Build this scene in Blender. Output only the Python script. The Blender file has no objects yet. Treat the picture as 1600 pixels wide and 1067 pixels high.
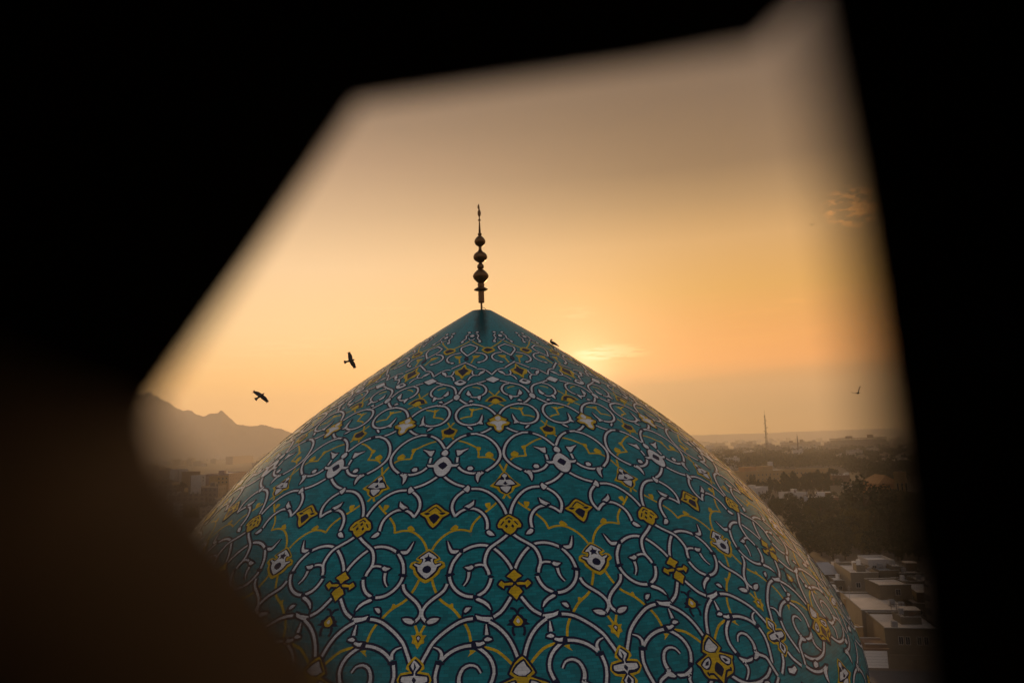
import bpy, bmesh, math, random
import numpy as np
from mathutils import Vector, Matrix
from mathutils.geometry import delaunay_2d_cdt

# ------------------------------------------------------------------ camera
scene = bpy.context.scene
CAMZ = 47.0
CR = Vector((0.998903, -0.036242, -0.029654))
CU = Vector((0.024554, -0.133845, 0.990698))
CF = Vector((0.039873, 0.990339, 0.132808))
FPX = 1160.23
CAM = Vector((0, 0, CAMZ))
cd = bpy.data.cameras.new('camera')
cam = bpy.data.objects.new('camera', cd)
scene.collection.objects.link(cam)
cam.matrix_world = Matrix(((CR.x, CU.x, -CF.x, 0), (CR.y, CU.y, -CF.y, 0), (CR.z, CU.z, -CF.z, CAMZ), (0, 0, 0, 1)))
cd.sensor_fit = 'HORIZONTAL'; cd.sensor_width = 36.0
cd.lens = FPX * 36.0 / 1600.0
cd.clip_start = 0.005; cd.clip_end = 40000
cd.dof.use_dof = True; cd.dof.focus_distance = 24.0; cd.dof.aperture_fstop = 1.40
scene.camera = cam
# ------------------------------------------------------------------ sky and sun
SUN = Vector((0.13450523, 0.98706917, 0.08719406)).normalized()
SUN_EL = math.asin(SUN.z); SUN_AZ = math.atan2(SUN.x, SUN.y)
world = bpy.data.worlds.new('World'); scene.world = world; world.use_nodes = True
nt = world.node_tree; nt.nodes.clear()
def N(nt, t, **kw):
    n = nt.nodes.new(t)
    for k, v in kw.items():
        if k.startswith('i_'):
            n.inputs[k[2:].replace('_', ' ')].default_value = v
        else: setattr(n, k, v)
    return n
def L(nt, a, b): nt.links.new(a, b)
def M_(nt, op, a, b=None, c=None, clamp=False):
    n = nt.nodes.new('ShaderNodeMath'); n.operation = op; n.use_clamp = clamp
    for i, x in enumerate((a, b, c)):
        if x is None: continue
        if isinstance(x, (int, float)): n.inputs[i].default_value = x
        else: nt.links.new(x, n.inputs[i])
    return n.outputs[0]
def ramp(nt, fac, stops, interp='EASE'):
    n = nt.nodes.new('ShaderNodeValToRGB'); n.color_ramp.interpolation = interp
    el = n.color_ramp.elements
    while len(el) < len(stops): el.new(0.5)
    for e, (p, c) in zip(el, stops): e.position = p; e.color = (*c, 1)
    nt.links.new(fac, n.inputs[0]); return n.outputs[0]
def mixc(nt, fac, a, b, mode='MIX'):
    n = nt.nodes.new('ShaderNodeMix'); n.data_type = 'RGBA'; n.blend_type = mode
    for sock, x in ((n.inputs[0], fac), (n.inputs[6], a), (n.inputs[7], b)):
        if isinstance(x, (int, float)): sock.default_value = x
        elif isinstance(x, tuple): sock.default_value = (*x, 1)
        else: nt.links.new(x, sock)
    return n.outputs[2]
tc = N(nt, 'ShaderNodeTexCoord')
nrm = N(nt, 'ShaderNodeVectorMath', operation='NORMALIZE'); L(nt, tc.outputs['Generated'], nrm.inputs[0])
sep = N(nt, 'ShaderNodeSeparateXYZ'); L(nt, nrm.outputs[0], sep.inputs[0])
dot = N(nt, 'ShaderNodeVectorMath', operation='DOT_PRODUCT'); L(nt, nrm.outputs[0], dot.inputs[0]); dot.inputs[1].default_value = SUN
cosv = dot.outputs['Value']
zc = M_(nt, 'MAXIMUM', sep.outputs['Z'], 0.0)
west_l = ramp(nt, zc, [(0.0, (1.42, 0.74, 0.29)), (0.083, (1.45, 0.77, 0.235)), (0.145, (1.25, 0.8, 0.36)), (0.227, (1.07, 0.71, 0.375)), (0.3, (0.7, 0.46, 0.26)), (0.36, (0.46, 0.295, 0.18)), (0.4, (0.31, 0.205, 0.132)), (0.48, (0.17, 0.12, 0.09)), (0.7, (0.19, 0.16, 0.145)), (1.0, (0.17, 0.16, 0.17))], 'LINEAR')
west_r = ramp(nt, zc, [(0.0, (0.1, 0.04, 0.01)), (0.033, (0.12, 0.045, 0.01)), (0.097, (0.95, 0.26, 0.002)), (0.187, (0.7, 0.32, 0.03)), (0.25, (0.61, 0.32, 0.095)), (0.3, (0.33, 0.185, 0.07)), (0.34, (0.165, 0.095, 0.045)), (0.42, (0.11, 0.07, 0.045)), (0.7, (0.15, 0.13, 0.12)), (1.0, (0.17, 0.16, 0.17))], 'LINEAR')
azw = N(nt, 'ShaderNodeMapRange', interpolation_type='SMOOTHSTEP'); L(nt, M_(nt, 'ARCTAN2', sep.outputs['X'], sep.outputs['Y']), azw.inputs[0]); azw.inputs[1].default_value = -.30; azw.inputs[2].default_value = .36
west = mixc(nt, azw.outputs[0], west_l, west_r)
east = ramp(nt, zc, [(0.0, (.35, .30, .29)), (.15, (.41, .375, .38)), (.4, (.35, .345, .385)), (1.0, (.17, .16, .17))], 'LINEAR')
wf = M_(nt, 'MULTIPLY_ADD', cosv, .62, .40, clamp=True)
base = mixc(nt, wf, east, west)
cpos = M_(nt, 'MAXIMUM', cosv, 0.0)
g1 = M_(nt, 'MULTIPLY', M_(nt, 'POWER', cpos, 22.0), .06)
g2 = M_(nt, 'MULTIPLY', M_(nt, 'POWER', cpos, 220.0), .30)
g3 = M_(nt, 'MULTIPLY', M_(nt, 'POWER', cpos, 1500.0), .9)
gl = M_(nt, 'ADD', M_(nt, 'ADD', g1, g2), g3)
glow = mixc(nt, 1.0, (1.0, .68, .40), gl, 'MULTIPLY')
base = mixc(nt, 1.0, base, glow, 'ADD')
# thin streaks and a few small puffs of cloud
az = M_(nt, 'ARCTAN2', sep.outputs['X'], sep.outputs['Y'])
elv = M_(nt, 'ARCSINE', sep.outputs['Z'])
CLOUDS = [
    (.488, .272, .042, .030, .46, .58, 60, 150, .9, (2.3, 1.8, 1.35), 2.2),
    (.175, .113, .060, .014, .42, .54, 24, 170, 1.0, (1.3, 1.42, 1.8), 5.1),
    (.125, .168, .045, .010, .48, .62, 30, 160, .5, (1.2, 1.25, 1.5), 8.4),
    (.36, .125, .20, .018, .48, .66, 9, 110, .35, (1.2, 1.25, 1.35), 1.3),
    (-.27, .125, .09, .014, .45, .62, 14, 130, .4, (1.12, 1.15, 1.3), 7.7),
    (.47, .165, .10, .012, .48, .62, 20, 150, .4, (1.25, 1.25, 1.3), 4.4)]
def cloud(su, sv, lo, hi, e0, e1, e2, e3, seed, detail):
    cb = N(nt, 'ShaderNodeCombineXYZ'); L(nt, M_(nt, 'MULTIPLY', az, su), cb.inputs[0]); L(nt, M_(nt, 'MULTIPLY', elv, sv), cb.inputs[1]); cb.inputs[2].default_value = seed
    no = N(nt, 'ShaderNodeTexNoise', i_Scale=1.0, i_Detail=detail, i_Roughness=.55); L(nt, cb.outputs[0], no.inputs['Vector'])
    m = N(nt, 'ShaderNodeMapRange', interpolation_type='SMOOTHSTEP'); L(nt, no.outputs[0], m.inputs[0]); m.inputs[1].default_value = lo; m.inputs[2].default_value = hi
    a = N(nt, 'ShaderNodeMapRange', interpolation_type='SMOOTHSTEP'); L(nt, elv, a.inputs[0]); a.inputs[1].default_value = e0; a.inputs[2].default_value = e1
    b = N(nt, 'ShaderNodeMapRange', interpolation_type='SMOOTHSTEP'); L(nt, elv, b.inputs[0]); b.inputs[1].default_value = e3; b.inputs[2].default_value = e2
    return M_(nt, 'MULTIPLY', M_(nt, 'MULTIPLY', m.outputs[0], a.outputs[0]), b.outputs[0])
streak = cloud(7, 60, .58, .76, .03, .07, .15, .22, 3.7, 6)
base = mixc(nt, M_(nt, 'MULTIPLY', streak, .32), base, mixc(nt, 1.0, base, (1.25, 1.25, 1.4), 'MULTIPLY'))
def mr(x, a, b):
    m = N(nt, 'ShaderNodeMapRange', interpolation_type='SMOOTHSTEP'); L(nt, x, m.inputs[0]); m.inputs[1].default_value = a; m.inputs[2].default_value = b; return m.outputs[0]
# a low bank of dust to the right of the sunset
wob = N(nt, 'ShaderNodeTexNoise', i_Scale=1.0, i_Detail=4.0); cbw = N(nt, 'ShaderNodeCombineXYZ'); L(nt, M_(nt, 'MULTIPLY', az, 5.0), cbw.inputs[0]); L(nt, M_(nt, 'MULTIPLY', elv, 30.0), cbw.inputs[1]); L(nt, cbw.outputs[0], wob.inputs['Vector'])
e2 = M_(nt, 'ADD', elv, M_(nt, 'MULTIPLY_ADD', wob.outputs[0], .03, -.015))
bank = M_(nt, 'MULTIPLY', M_(nt, 'MULTIPLY', mr(e2, .088, .062), mr(az, .07, .24)), mr(az, 1.7, 1.1))
base = mixc(nt, M_(nt, 'MULTIPLY', bank, .85), base, mixc(nt, 1.0, base, (.45, .45, .50), 'MULTIPLY'))
# cloud patches: noise inside an ellipse tints the sky
def patch(a0, e0, wa, we, lo, hi, su, sv, amt, tint, seed):
    global base
    da = M_(nt, 'DIVIDE', M_(nt, 'SUBTRACT', az, a0), wa); de = M_(nt, 'DIVIDE', M_(nt, 'SUBTRACT', elv, e0), we)
    g = mr(M_(nt, 'ADD', M_(nt, 'MULTIPLY', da, da), M_(nt, 'MULTIPLY', de, de)), 1.0, .1)
    cb = N(nt, 'ShaderNodeCombineXYZ'); L(nt, M_(nt, 'MULTIPLY', az, su), cb.inputs[0]); L(nt, M_(nt, 'MULTIPLY', elv, sv), cb.inputs[1]); cb.inputs[2].default_value = seed
    no = N(nt, 'ShaderNodeTexNoise', i_Scale=1.0, i_Detail=7.0, i_Roughness=.6); L(nt, cb.outputs[0], no.inputs['Vector'])
    m = M_(nt, 'MULTIPLY', M_(nt, 'MULTIPLY', mr(no.outputs[0], lo, hi), g), amt)
    base = mixc(nt, m, base, mixc(nt, 1.0, base, tint, 'MULTIPLY'))
for a0, e0, wa, we, lo, hi, su, sv, amt, tint, seed in CLOUDS: patch(a0, e0, wa, we, lo, hi, su, sv, amt, tint, seed)
sky = N(nt, 'ShaderNodeTexSky', sky_type='NISHITA', sun_disc=False, sun_elevation=SUN_EL, sun_rotation=SUN_AZ, altitude=1500, air_density=1.0, dust_density=4.0, ozone_density=1.0)
nish = mixc(nt, 1.0, sky.outputs[0], (.007, .007, .007), 'MULTIPLY')
base = mixc(nt, 1.0, base, nish, 'ADD')
bg = N(nt, 'ShaderNodeBackground'); L(nt, base, bg.inputs[0]); bg.inputs[1].default_value = 1.0
wo = N(nt, 'ShaderNodeOutputWorld'); L(nt, bg.outputs[0], wo.inputs[0])
ld = bpy.data.lights.new('sun', 'SUN'); ld.energy = 5.0; ld.angle = math.radians(1.2); ld.color = (1.0, .55, .20)
sun = bpy.data.objects.new('sun', ld); scene.collection.objects.link(sun)
sun.rotation_euler = (-SUN).to_track_quat('-Z', 'Y').to_euler()
scene.view_settings.view_transform = 'Standard'; scene.view_settings.look = 'None'
scene.view_settings.exposure = 0.0; scene.view_settings.gamma = 1.0; scene.view_settings.use_curve_mapping = False
scene.cycles.use_denoising = True; scene.cycles.max_bounces = 6; scene.cycles.volume_bounces = 3
scene.cycles.sample_clamp_indirect = 4.0
C = scene.collection

# ------------------------------------------------------------------ helpers
def ray(px, py): return CF + CR * ((px - 800) / FPX) - CU * ((py - 533.5) / FPX)
def at(px, py, z):
    d = ray(px, py); t = (z - CAMZ) / d.z; return CAM + d * t
def atd(px, py, dist): return CAM + ray(px, py) * dist
def link(o, parent=None):
    C.objects.link(o)
    if parent is not None: o.parent = parent
    return o
def tag(o, label=None, cat=None, group=None, kind=None):
    if label: o['label'] = label
    if cat: o['category'] = cat
    if group: o['group'] = group
    if kind: o['kind'] = kind
    return o
def mesh(name, v, f, mats, mi=None, smooth=False):
    me = bpy.data.meshes.new(name); me.from_pydata([tuple(p) for p in v], [], [tuple(q) for q in f])
    for m in (mats if isinstance(mats, (list, tuple)) else [mats]): me.materials.append(m)
    if mi is not None: me.polygons.foreach_set('material_index', mi)
    if smooth: me.polygons.foreach_set('use_smooth', [True] * len(me.polygons))
    me.update(); return me
def obj(name, me, parent=None, loc=None, rz=None):
    o = bpy.data.objects.new(name, me)
    if loc is not None: o.location = loc
    if rz is not None: o.rotation_euler.z = rz
    return link(o, parent)
def empty(name, loc=(0, 0, 0), rz=0):
    o = bpy.data.objects.new(name, None); o.location = loc; o.rotation_euler.z = rz; return link(o)
class MB:
    def __init__(s): s.v = []; s.f = []
    def add(s, v, f):
        n = len(s.v); s.v += [tuple(p) for p in v]; s.f += [tuple(i + n for i in q) for q in f]; return s
    def box(s, x0, x1, y0, y1, z0, z1):
        return s.add([(x0, y0, z0), (x1, y0, z0), (x1, y1, z0), (x0, y1, z0), (x0, y0, z1), (x1, y0, z1), (x1, y1, z1), (x0, y1, z1)],
                     [(0, 3, 2, 1), (4, 5, 6, 7), (0, 1, 5, 4), (1, 2, 6, 5), (2, 3, 7, 6), (3, 0, 4, 7)])
    def tube(s, pts, rad, n=6):
        pts = [Vector(p) for p in pts]; rs = rad if isinstance(rad, (list, tuple)) else [rad] * len(pts)
        v = []; f = []
        for i, p in enumerate(pts):
            t = (pts[min(i + 1, len(pts) - 1)] - pts[max(i - 1, 0)]).normalized()
            a = t.cross(Vector((0, 0, 1)) if abs(t.z) < .9 else Vector((1, 0, 0))).normalized(); b = t.cross(a)
            for k in range(n):
                w = 2 * math.pi * k / n; v.append(p + (a * math.cos(w) + b * math.sin(w)) * rs[i])
        for i in range(len(pts) - 1):
            for k in range(n): f.append((i * n + k, i * n + (k + 1) % n, (i + 1) * n + (k + 1) % n, (i + 1) * n + k))
        f.append(tuple(range(n))[::-1]); f.append(tuple((len(pts) - 1) * n + k for k in range(n)))
        return s.add(v, f)
    def lathe(s, prof, n=20, z0=0):
        v = []; f = []
        for r, z in prof:
            for k in range(n): w = 2 * math.pi * k / n; v.append((r * math.cos(w), r * math.sin(w), z + z0))
        for i in range(len(prof) - 1):
            for k in range(n): f.append((i * n + k, i * n + (k + 1) % n, (i + 1) * n + (k + 1) % n, (i + 1) * n + k))
        f.append(tuple(range(n))[::-1]); f.append(tuple((len(prof) - 1) * n + k for k in range(n)))
        return s.add(v, f)
    def build(s, name, mat, parent=None, loc=None, rz=None, smooth=False):
        return obj(name, mesh(name, s.v, s.f, mat, smooth=smooth), parent, loc, rz)
    def me(s, name, mat, smooth=False): return mesh(name, s.v, s.f, mat, smooth=smooth)

# ------------------------------------------------------------------ materials
def mat(name, col, rough=.8, var=.15, scale=3.0, bump=0.0, spec=.5, coord='Object', metal=0.0, rnd=0.0, detail=5, bdist=.02):
    m = bpy.data.materials.new(name); m.use_nodes = True; t = m.node_tree; b = t.nodes['Principled BSDF']
    b.inputs['Roughness'].default_value = rough; b.inputs['Metallic'].default_value = metal; b.inputs['Specular IOR Level'].default_value = spec
    tcn = N(t, 'ShaderNodeTexCoord'); no = N(t, 'ShaderNodeTexNoise', i_Scale=scale, i_Detail=detail); L(t, tcn.outputs[coord], no.inputs['Vector'])
    fac = M_(t, 'MULTIPLY_ADD', no.outputs[0], 2 * var, 1 - var)
    if rnd:
        oi = N(t, 'ShaderNodeObjectInfo'); fac = M_(t, 'MULTIPLY', fac, M_(t, 'MULTIPLY_ADD', oi.outputs['Random'], 2 * rnd, 1 - rnd))
    L(t, mixc(t, 1.0, col, fac, 'MULTIPLY'), b.inputs['Base Color'])
    if bump:
        bp = N(t, 'ShaderNodeBump', i_Strength=bump, i_Distance=bdist); L(t, no.outputs[0], bp.inputs['Height']); L(t, bp.outputs[0], b.inputs['Normal'])
    return m

def facade_mat(name, col, win, sx, sz, rnd=.2):
    """far facade: window rows as flat print, only for blocks too far away to tell windows apart"""
    m = mat(name, col, .85, .12, .15, rnd=rnd); t = m.node_tree; b = t.nodes['Principled BSDF']
    src = b.inputs['Base Color'].links[0].from_socket
    tcn = N(t, 'ShaderNodeTexCoord'); sp = N(t, 'ShaderNodeSeparateXYZ'); L(t, tcn.outputs['Object'], sp.inputs[0])
    h = M_(t, 'ADD', sp.outputs[0], sp.outputs[1])
    fx = M_(t, 'FRACT', M_(t, 'DIVIDE', h, sx)); fz = M_(t, 'FRACT', M_(t, 'DIVIDE', sp.outputs[2], sz))
    a = M_(t, 'MULTIPLY', M_(t, 'GREATER_THAN', fx, .5), M_(t, 'MULTIPLY', M_(t, 'GREATER_THAN', fz, .35), M_(t, 'LESS_THAN', fz, .8)))
    ge = N(t, 'ShaderNodeNewGeometry'); sn = N(t, 'ShaderNodeSeparateXYZ'); L(t, ge.outputs['Normal'], sn.inputs[0])
    a = M_(t, 'MULTIPLY', a, M_(t, 'LESS_THAN', M_(t, 'ABSOLUTE', sn.outputs[2]), .5))
    L(t, mixc(t, M_(t, 'MULTIPLY', a, .75), src, win), b.inputs['Base Color'])
    return m

def tile_mat(name, col, rough, var, stain=False):
    m = bpy.data.materials.new(name); m.use_nodes = True; t = m.node_tree; b = t.nodes['Principled BSDF']
    uv = N(t, 'ShaderNodeUVMap', uv_map='tile')
    br = N(t, 'ShaderNodeTexBrick', offset=.5, i_Scale=1.0, i_Mortar_Size=.004, i_Mortar_Smooth=.4, i_Bias=0.0, i_Brick_Width=.16, i_Row_Height=.07)
    L(t, uv.outputs[0], br.inputs['Vector'])
    br.inputs['Color1'].default_value = (1 - var,) * 3 + (1,); br.inputs['Color2'].default_value = (1 + var,) * 3 + (1,); br.inputs['Mortar'].default_value = (.62, .62, .62, 1)
    no = N(t, 'ShaderNodeTexNoise', i_Scale=.55, i_Detail=6.0, i_Roughness=.65); L(t, uv.outputs[0], no.inputs['Vector'])
    st = N(t, 'ShaderNodeMapping', vector_type='POINT'); L(t, uv.outputs[0], st.inputs[0]); st.inputs['Scale'].default_value = (2.4, .22, 1)
    n2 = N(t, 'ShaderNodeTexNoise', i_Scale=1.0, i_Detail=5.0); L(t, st.outputs[0], n2.inputs['Vector'])
    f1 = M_(t, 'MULTIPLY_ADD', no.outputs[0], .55, .73); f2 = M_(t, 'MULTIPLY_ADD', n2.outputs[0], .7, .65)
    c = mixc(t, 1.0, mixc(t, 1.0, col, br.outputs[0], 'MULTIPLY'), M_(t, 'MULTIPLY', f1, f2), 'MULTIPLY')
    if stain:
        tcn = N(t, 'ShaderNodeTexCoord'); sp = N(t, 'ShaderNodeSeparateXYZ'); L(t, tcn.outputs['Object'], sp.inputs[0])
        n3 = N(t, 'ShaderNodeTexNoise', i_Scale=2.2, i_Detail=5.0); L(t, tcn.outputs['Object'], n3.inputs['Vector'])
        dx = M_(t, 'ABSOLUTE', M_(t, 'ADD', M_(t, 'ADD', sp.outputs[0], .03), M_(t, 'MULTIPLY_ADD', n3.outputs[0], .4, -.2)))
        inx = N(t, 'ShaderNodeMapRange', interpolation_type='SMOOTHSTEP'); L(t, dx, inx.inputs[0]); inx.inputs[1].default_value = .34; inx.inputs[2].default_value = .10
        iny = N(t, 'ShaderNodeMapRange', interpolation_type='SMOOTHSTEP'); L(t, sp.outputs[2], iny.inputs[0]); iny.inputs[1].default_value = -2.0; iny.inputs[2].default_value = -.9
        k = M_(t, 'MULTIPLY', M_(t, 'MULTIPLY', inx.outputs[0], iny.outputs[0]), M_(t, 'LESS_THAN', sp.outputs[1], 0.0))
        c = mixc(t, M_(t, 'MULTIPLY', k, .72), c, (.010, .022, .022))
    # faded and patched tiles
    n4 = N(t, 'ShaderNodeTexNoise', i_Scale=2.6, i_Detail=3.0, i_Roughness=.6); L(t, uv.outputs[0], n4.inputs['Vector'])
    wear = N(t, 'ShaderNodeMapRange'); L(t, n4.outputs[0], wear.inputs[0]); wear.inputs[1].default_value = .70; wear.inputs[2].default_value = .76
    c = mixc(t, M_(t, 'MULTIPLY', wear.outputs[0], .55), c, (.16, .145, .12))
    L(t, c, b.inputs['Base Color'])
    rg = M_(t, 'MULTIPLY_ADD', no.outputs[0], .22, rough - .11); L(t, rg, b.inputs['Roughness'])
    b.inputs['IOR'].default_value = 1.45; b.inputs['Specular IOR Level'].default_value = .26
    bp = N(t, 'ShaderNodeBump', i_Strength=.25, i_Distance=.002); hh = M_(t, 'MULTIPLY_ADD', br.outputs['Fac'], -1.0, M_(t, 'MULTIPLY', no.outputs[0], .8))
    L(t, hh, bp.inputs['Height']); L(t, bp.outputs[0], b.inputs['Normal'])
    return m

TEAL = tile_mat('turquoise_tile', (.006, .180, .210), .23, .22, True)
WHITE = tile_mat('white_tile', (.63, .665, .675), .25, .07)
NAVY = tile_mat('navy_tile', (.005, .006, .034), .23, .12)
YELLOW = tile_mat('yellow_tile', (.56, .39, .010), .25, .14)

# ------------------------------------------------------------------ ground
GR = 5800.0
EARTH = mat('earth', (.115, .085, .06), .95, .45, .012, detail=8)
def disk(name, R, z, m, n=96):
    return obj(name, mesh(name, [(R * math.cos(2 * math.pi * k / n), R * math.sin(2 * math.pi * k / n), z) for k in range(n)], [tuple(range(n))], m))
tag(disk('ground', GR, 0, EARTH), kind='structure')
rnd = random.Random(7)

# mountains and the low far rim of the plain
ROCK = mat('rock', (.26, .20, .165), .95, .35, .004, detail=8)
def terrain(name, prof, d0, d1, nd, seed, rough):
    """prof: list of (azimuth, crest height); a ridge between distances d0 and d1"""
    r_ = np.random.RandomState(seed); na = 220
    azs = np.linspace(prof[0][0], prof[-1][0], na); cr = np.interp(azs, [p[0] for p in prof], [p[1] for p in prof])
    ph = r_.rand(40) * 6.28; v = []; f = []
    cr = cr + sum(r_.randn(na) * 0 + np.sin(azs * (90 * 1.8 ** k) + ph[20 + k]) * rough * 75 / 1.5 ** k for k in range(5)) * np.clip((cr - 40) / 250, .05, 1)
    for i in range(nd):
        t = i / (nd - 1); d = d0 + (d1 - d0) * t
        env = math.sin(math.pi * min(t / .62, 1) / 2) ** 1.3 if t < .62 else math.cos(math.pi * (t - .62) / .76) ** .8
        for j in range(na):
            a = azs[j]; n_ = 0
            for k in range(8): n_ += math.sin(a * (18 * 1.75 ** k) + t * (4 * 1.6 ** k) + ph[k]) * math.cos(a * 11 * 1.7 ** k - t * 9 * 1.5 ** k + ph[k + 10]) / 1.55 ** k
            h = cr[j] * env * (1 + rough * n_ * (1 - .75 * math.exp(-((t - .62) / .05) ** 2)))
            v.append((d * math.sin(a), d * math.cos(a), max(h, 0) - 2))
    for i in range(nd - 1):
        for j in range(na - 1): q = i * na + j; f.append((q, q + 1, q + na + 1, q + na))
    return tag(obj(name, mesh(name, v, f, ROCK, smooth=True)), kind='structure')
def az_el(px, py):
    d = ray(px, py); return math.atan2(d.x, d.y), d.z / math.hypot(d.x, d.y)
dR = 4600.0
sil = [(-120, 660), (-60, 650), (0, 652), (60, 642), (120, 640), (180, 633), (232, 627), (250, 633), (268, 636), (285, 643), (300, 648), (318, 656), (332, 651), (346, 643), (354, 650), (370, 660), (386, 667), (402, 668), (430, 671), (455, 676), (500, 680), (560, 690), (640, 688), (720, 684)]
tag(terrain('mountain_range', [(az_el(x, y)[0], CAMZ + az_el(x, y)[1] * dR) for x, y in sil], 4030, 4950, 44, 3, .11), 'hazy jagged mountain range left of the dome')
sil2 = [(x, 688.5 - (x - 800) * .0299 - 1.2 + 1.0 * math.sin(x * .013)) for x in range(640, 1840, 60)]
terrain('hill_range', [(az_el(x, y)[0], CAMZ + az_el(x, y)[1] * 5300) for x, y in sil2], 4900, 5545, 30, 5, .10)
# ------------------------------------------------------------------ minaret gallery the view looks out of
RIM = [[-0.0501, 0.3009, 0.1432], [-0.0894, 0.2961, 0.0781], [-0.1185, 0.2749, 0.0188], [-0.088, 0.2044, 0.0078], [-0.0632, 0.1597, -0.0047], [-0.0466, 0.1507, -0.0178], [-0.0342, 0.1468, -0.0301], [-0.0243, 0.1461, -0.0429], [-0.0129, 0.1451, -0.0619], [0.0251, 0.1412, -0.0818], [0.079, 0.1499, -0.0872], [0.0775, 0.145, -0.0501], [0.0756, 0.142, -0.0273], [0.0726, 0.1389, -0.0033], [0.0692, 0.1352, 0.0255], [0.0657, 0.1319, 0.0507], [0.0607, 0.1281, 0.0808], [0.0592, 0.1257, 0.0988], [0.0777, 0.1707, 0.1341], [0.084, 0.1934, 0.1142], [0.0953, 0.2313, 0.1288], [0.0675, 0.285, 0.1513], [0.007, 0.293, 0.1472]]
NEAR = [[-0.0259, 0.0493, 0.0542], [-0.0443, 0.0535, 0.0286], [-0.0629, 0.0576, 0.0034], [-0.0327, 0.0416, 0.0005], [-0.0305, 0.0422, -0.0044], [-0.0244, 0.0428, -0.0108], [-0.019, 0.0435, -0.0173], [-0.0143, 0.0442, -0.024], [-0.0175, 0.0651, -0.0663], [0.0206, 0.0666, -0.0889], [0.0695, 0.0645, -0.0881], [0.0681, 0.0599, -0.053], [0.0663, 0.0571, -0.0316], [0.0635, 0.0542, -0.0089], [0.0603, 0.0507, 0.0182], [0.057, 0.0476, 0.042], [0.0523, 0.044, 0.0704], [0.0509, 0.0418, 0.0873], [0.049, 0.0418, 0.0874], [0.0478, 0.0448, 0.066], [0.0453, 0.0454, 0.0622], [0.0242, 0.0466, 0.0597], [-0.002, 0.048, 0.0569]]
FAR = [[-0.078, 0.3991, 0.21], [-0.1435, 0.414, 0.1187], [-0.2097, 0.4287, 0.029], [-0.2101, 0.4306, 0.0145], [-0.1951, 0.4344, -0.0181], [-0.1544, 0.4386, -0.0615], [-0.1182, 0.4429, -0.1048], [-0.0861, 0.4477, -0.1499], [-0.0481, 0.4555, -0.2194], [0.0877, 0.4608, -0.2998], [0.262, 0.4534, -0.2969], [0.257, 0.4368, -0.1722], [0.2508, 0.4268, -0.0956], [0.2407, 0.4164, -0.0149], [0.2293, 0.4039, 0.0819], [0.2176, 0.393, 0.1666], [0.2006, 0.3801, 0.2676], [0.1957, 0.3722, 0.3281], [0.1892, 0.3725, 0.3283], [0.1849, 0.3829, 0.252], [0.176, 0.385, 0.2386], [0.1008, 0.3892, 0.2296], [0.0073, 0.3944, 0.2195]]
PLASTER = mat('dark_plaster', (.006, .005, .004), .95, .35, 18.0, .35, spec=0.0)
LIT_PLASTER = mat('sky_lit_plaster', (.26, .19, .14), .95, .3, 30.0, .3, spec=.15)  # paler than the wall: sky light on the lower-left reveal put into the colour
BRICKM = mat('minaret_brick', (.26, .17, .10), .9, .3, 4.0, .4)
def densify(loop, k):
    out = []
    for i in range(len(loop)):
        a, b = Vector(loop[i]), Vector(loop[(i + 1) % len(loop)])
        for j in range(k): out.append(a.lerp(b, j / k))
    return out
def gallery():
    root = empty('minaret', (0, 0, 0))
    tag(root, 'dark minaret gallery wall framing the view with a faceted opening', 'minaret')
    k = 4; r1 = densify(RIM, k); n1 = densify(NEAR, k); f1 = densify(FAR, k); n = len(r1)
    c = Vector((.02, 0, .02)); rr_ = random.Random(2)
    def outer(loop, R, y):
        out = []
        for p in loop:
            d = Vector((p.x - c.x, 0, p.z - c.z)).normalized(); out.append(Vector((c.x + d.x * R, y, c.z + d.z * R)))
        return out
    mid = [a.lerp(b, .45) + Vector((rr_.uniform(-1, 1), rr_.uniform(-1, 1), rr_.uniform(-1, 1))) * .0012 for a, b in zip(r1, n1)]
    loops = [outer(n1, 1.9, .02), n1, mid, r1, f1, outer(f1, 1.9, .50)]
    v = [p + CAM for lp in loops for p in lp]; f = []
    m = len(loops)
    for i in range(m):
        a, b = i * n, ((i + 1) % m) * n
        for j in range(n): f.append((a + j, a + (j + 1) % n, b + (j + 1) % n, b + j))
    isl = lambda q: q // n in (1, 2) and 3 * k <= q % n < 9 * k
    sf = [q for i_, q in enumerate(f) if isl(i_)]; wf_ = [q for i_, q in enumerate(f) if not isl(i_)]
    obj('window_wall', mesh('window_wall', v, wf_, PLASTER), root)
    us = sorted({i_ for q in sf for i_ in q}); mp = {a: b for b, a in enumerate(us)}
    obj('lit_reveal', mesh('lit_reveal', [v[i_] for i_ in us], [tuple(mp[i_] for i_ in q) for q in sf], LIT_PLASTER), root)  # lower-left reveal faces split off to carry the painted sky light
    z0 = CAMZ - 1.55; z1 = CAMZ + 1.1; w = .75; t = .22; y0 = -1.5; y1 = .06
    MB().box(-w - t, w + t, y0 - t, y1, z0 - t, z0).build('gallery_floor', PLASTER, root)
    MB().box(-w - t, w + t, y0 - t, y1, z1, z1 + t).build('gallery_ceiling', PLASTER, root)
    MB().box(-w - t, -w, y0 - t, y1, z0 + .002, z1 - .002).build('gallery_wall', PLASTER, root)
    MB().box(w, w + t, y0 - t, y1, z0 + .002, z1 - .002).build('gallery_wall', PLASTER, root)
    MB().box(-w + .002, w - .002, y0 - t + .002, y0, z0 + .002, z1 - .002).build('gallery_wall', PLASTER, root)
    MB().lathe([(2.3, 0), (2.1, 20), (1.85, 40), (1.8, z0 - 1.2), (2.2, z0 - .6), (2.3, z0 - t - .01)], 32).build('shaft', BRICKM, root, (0, -.55, 0), smooth=True)
    return root
gallery()

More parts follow.
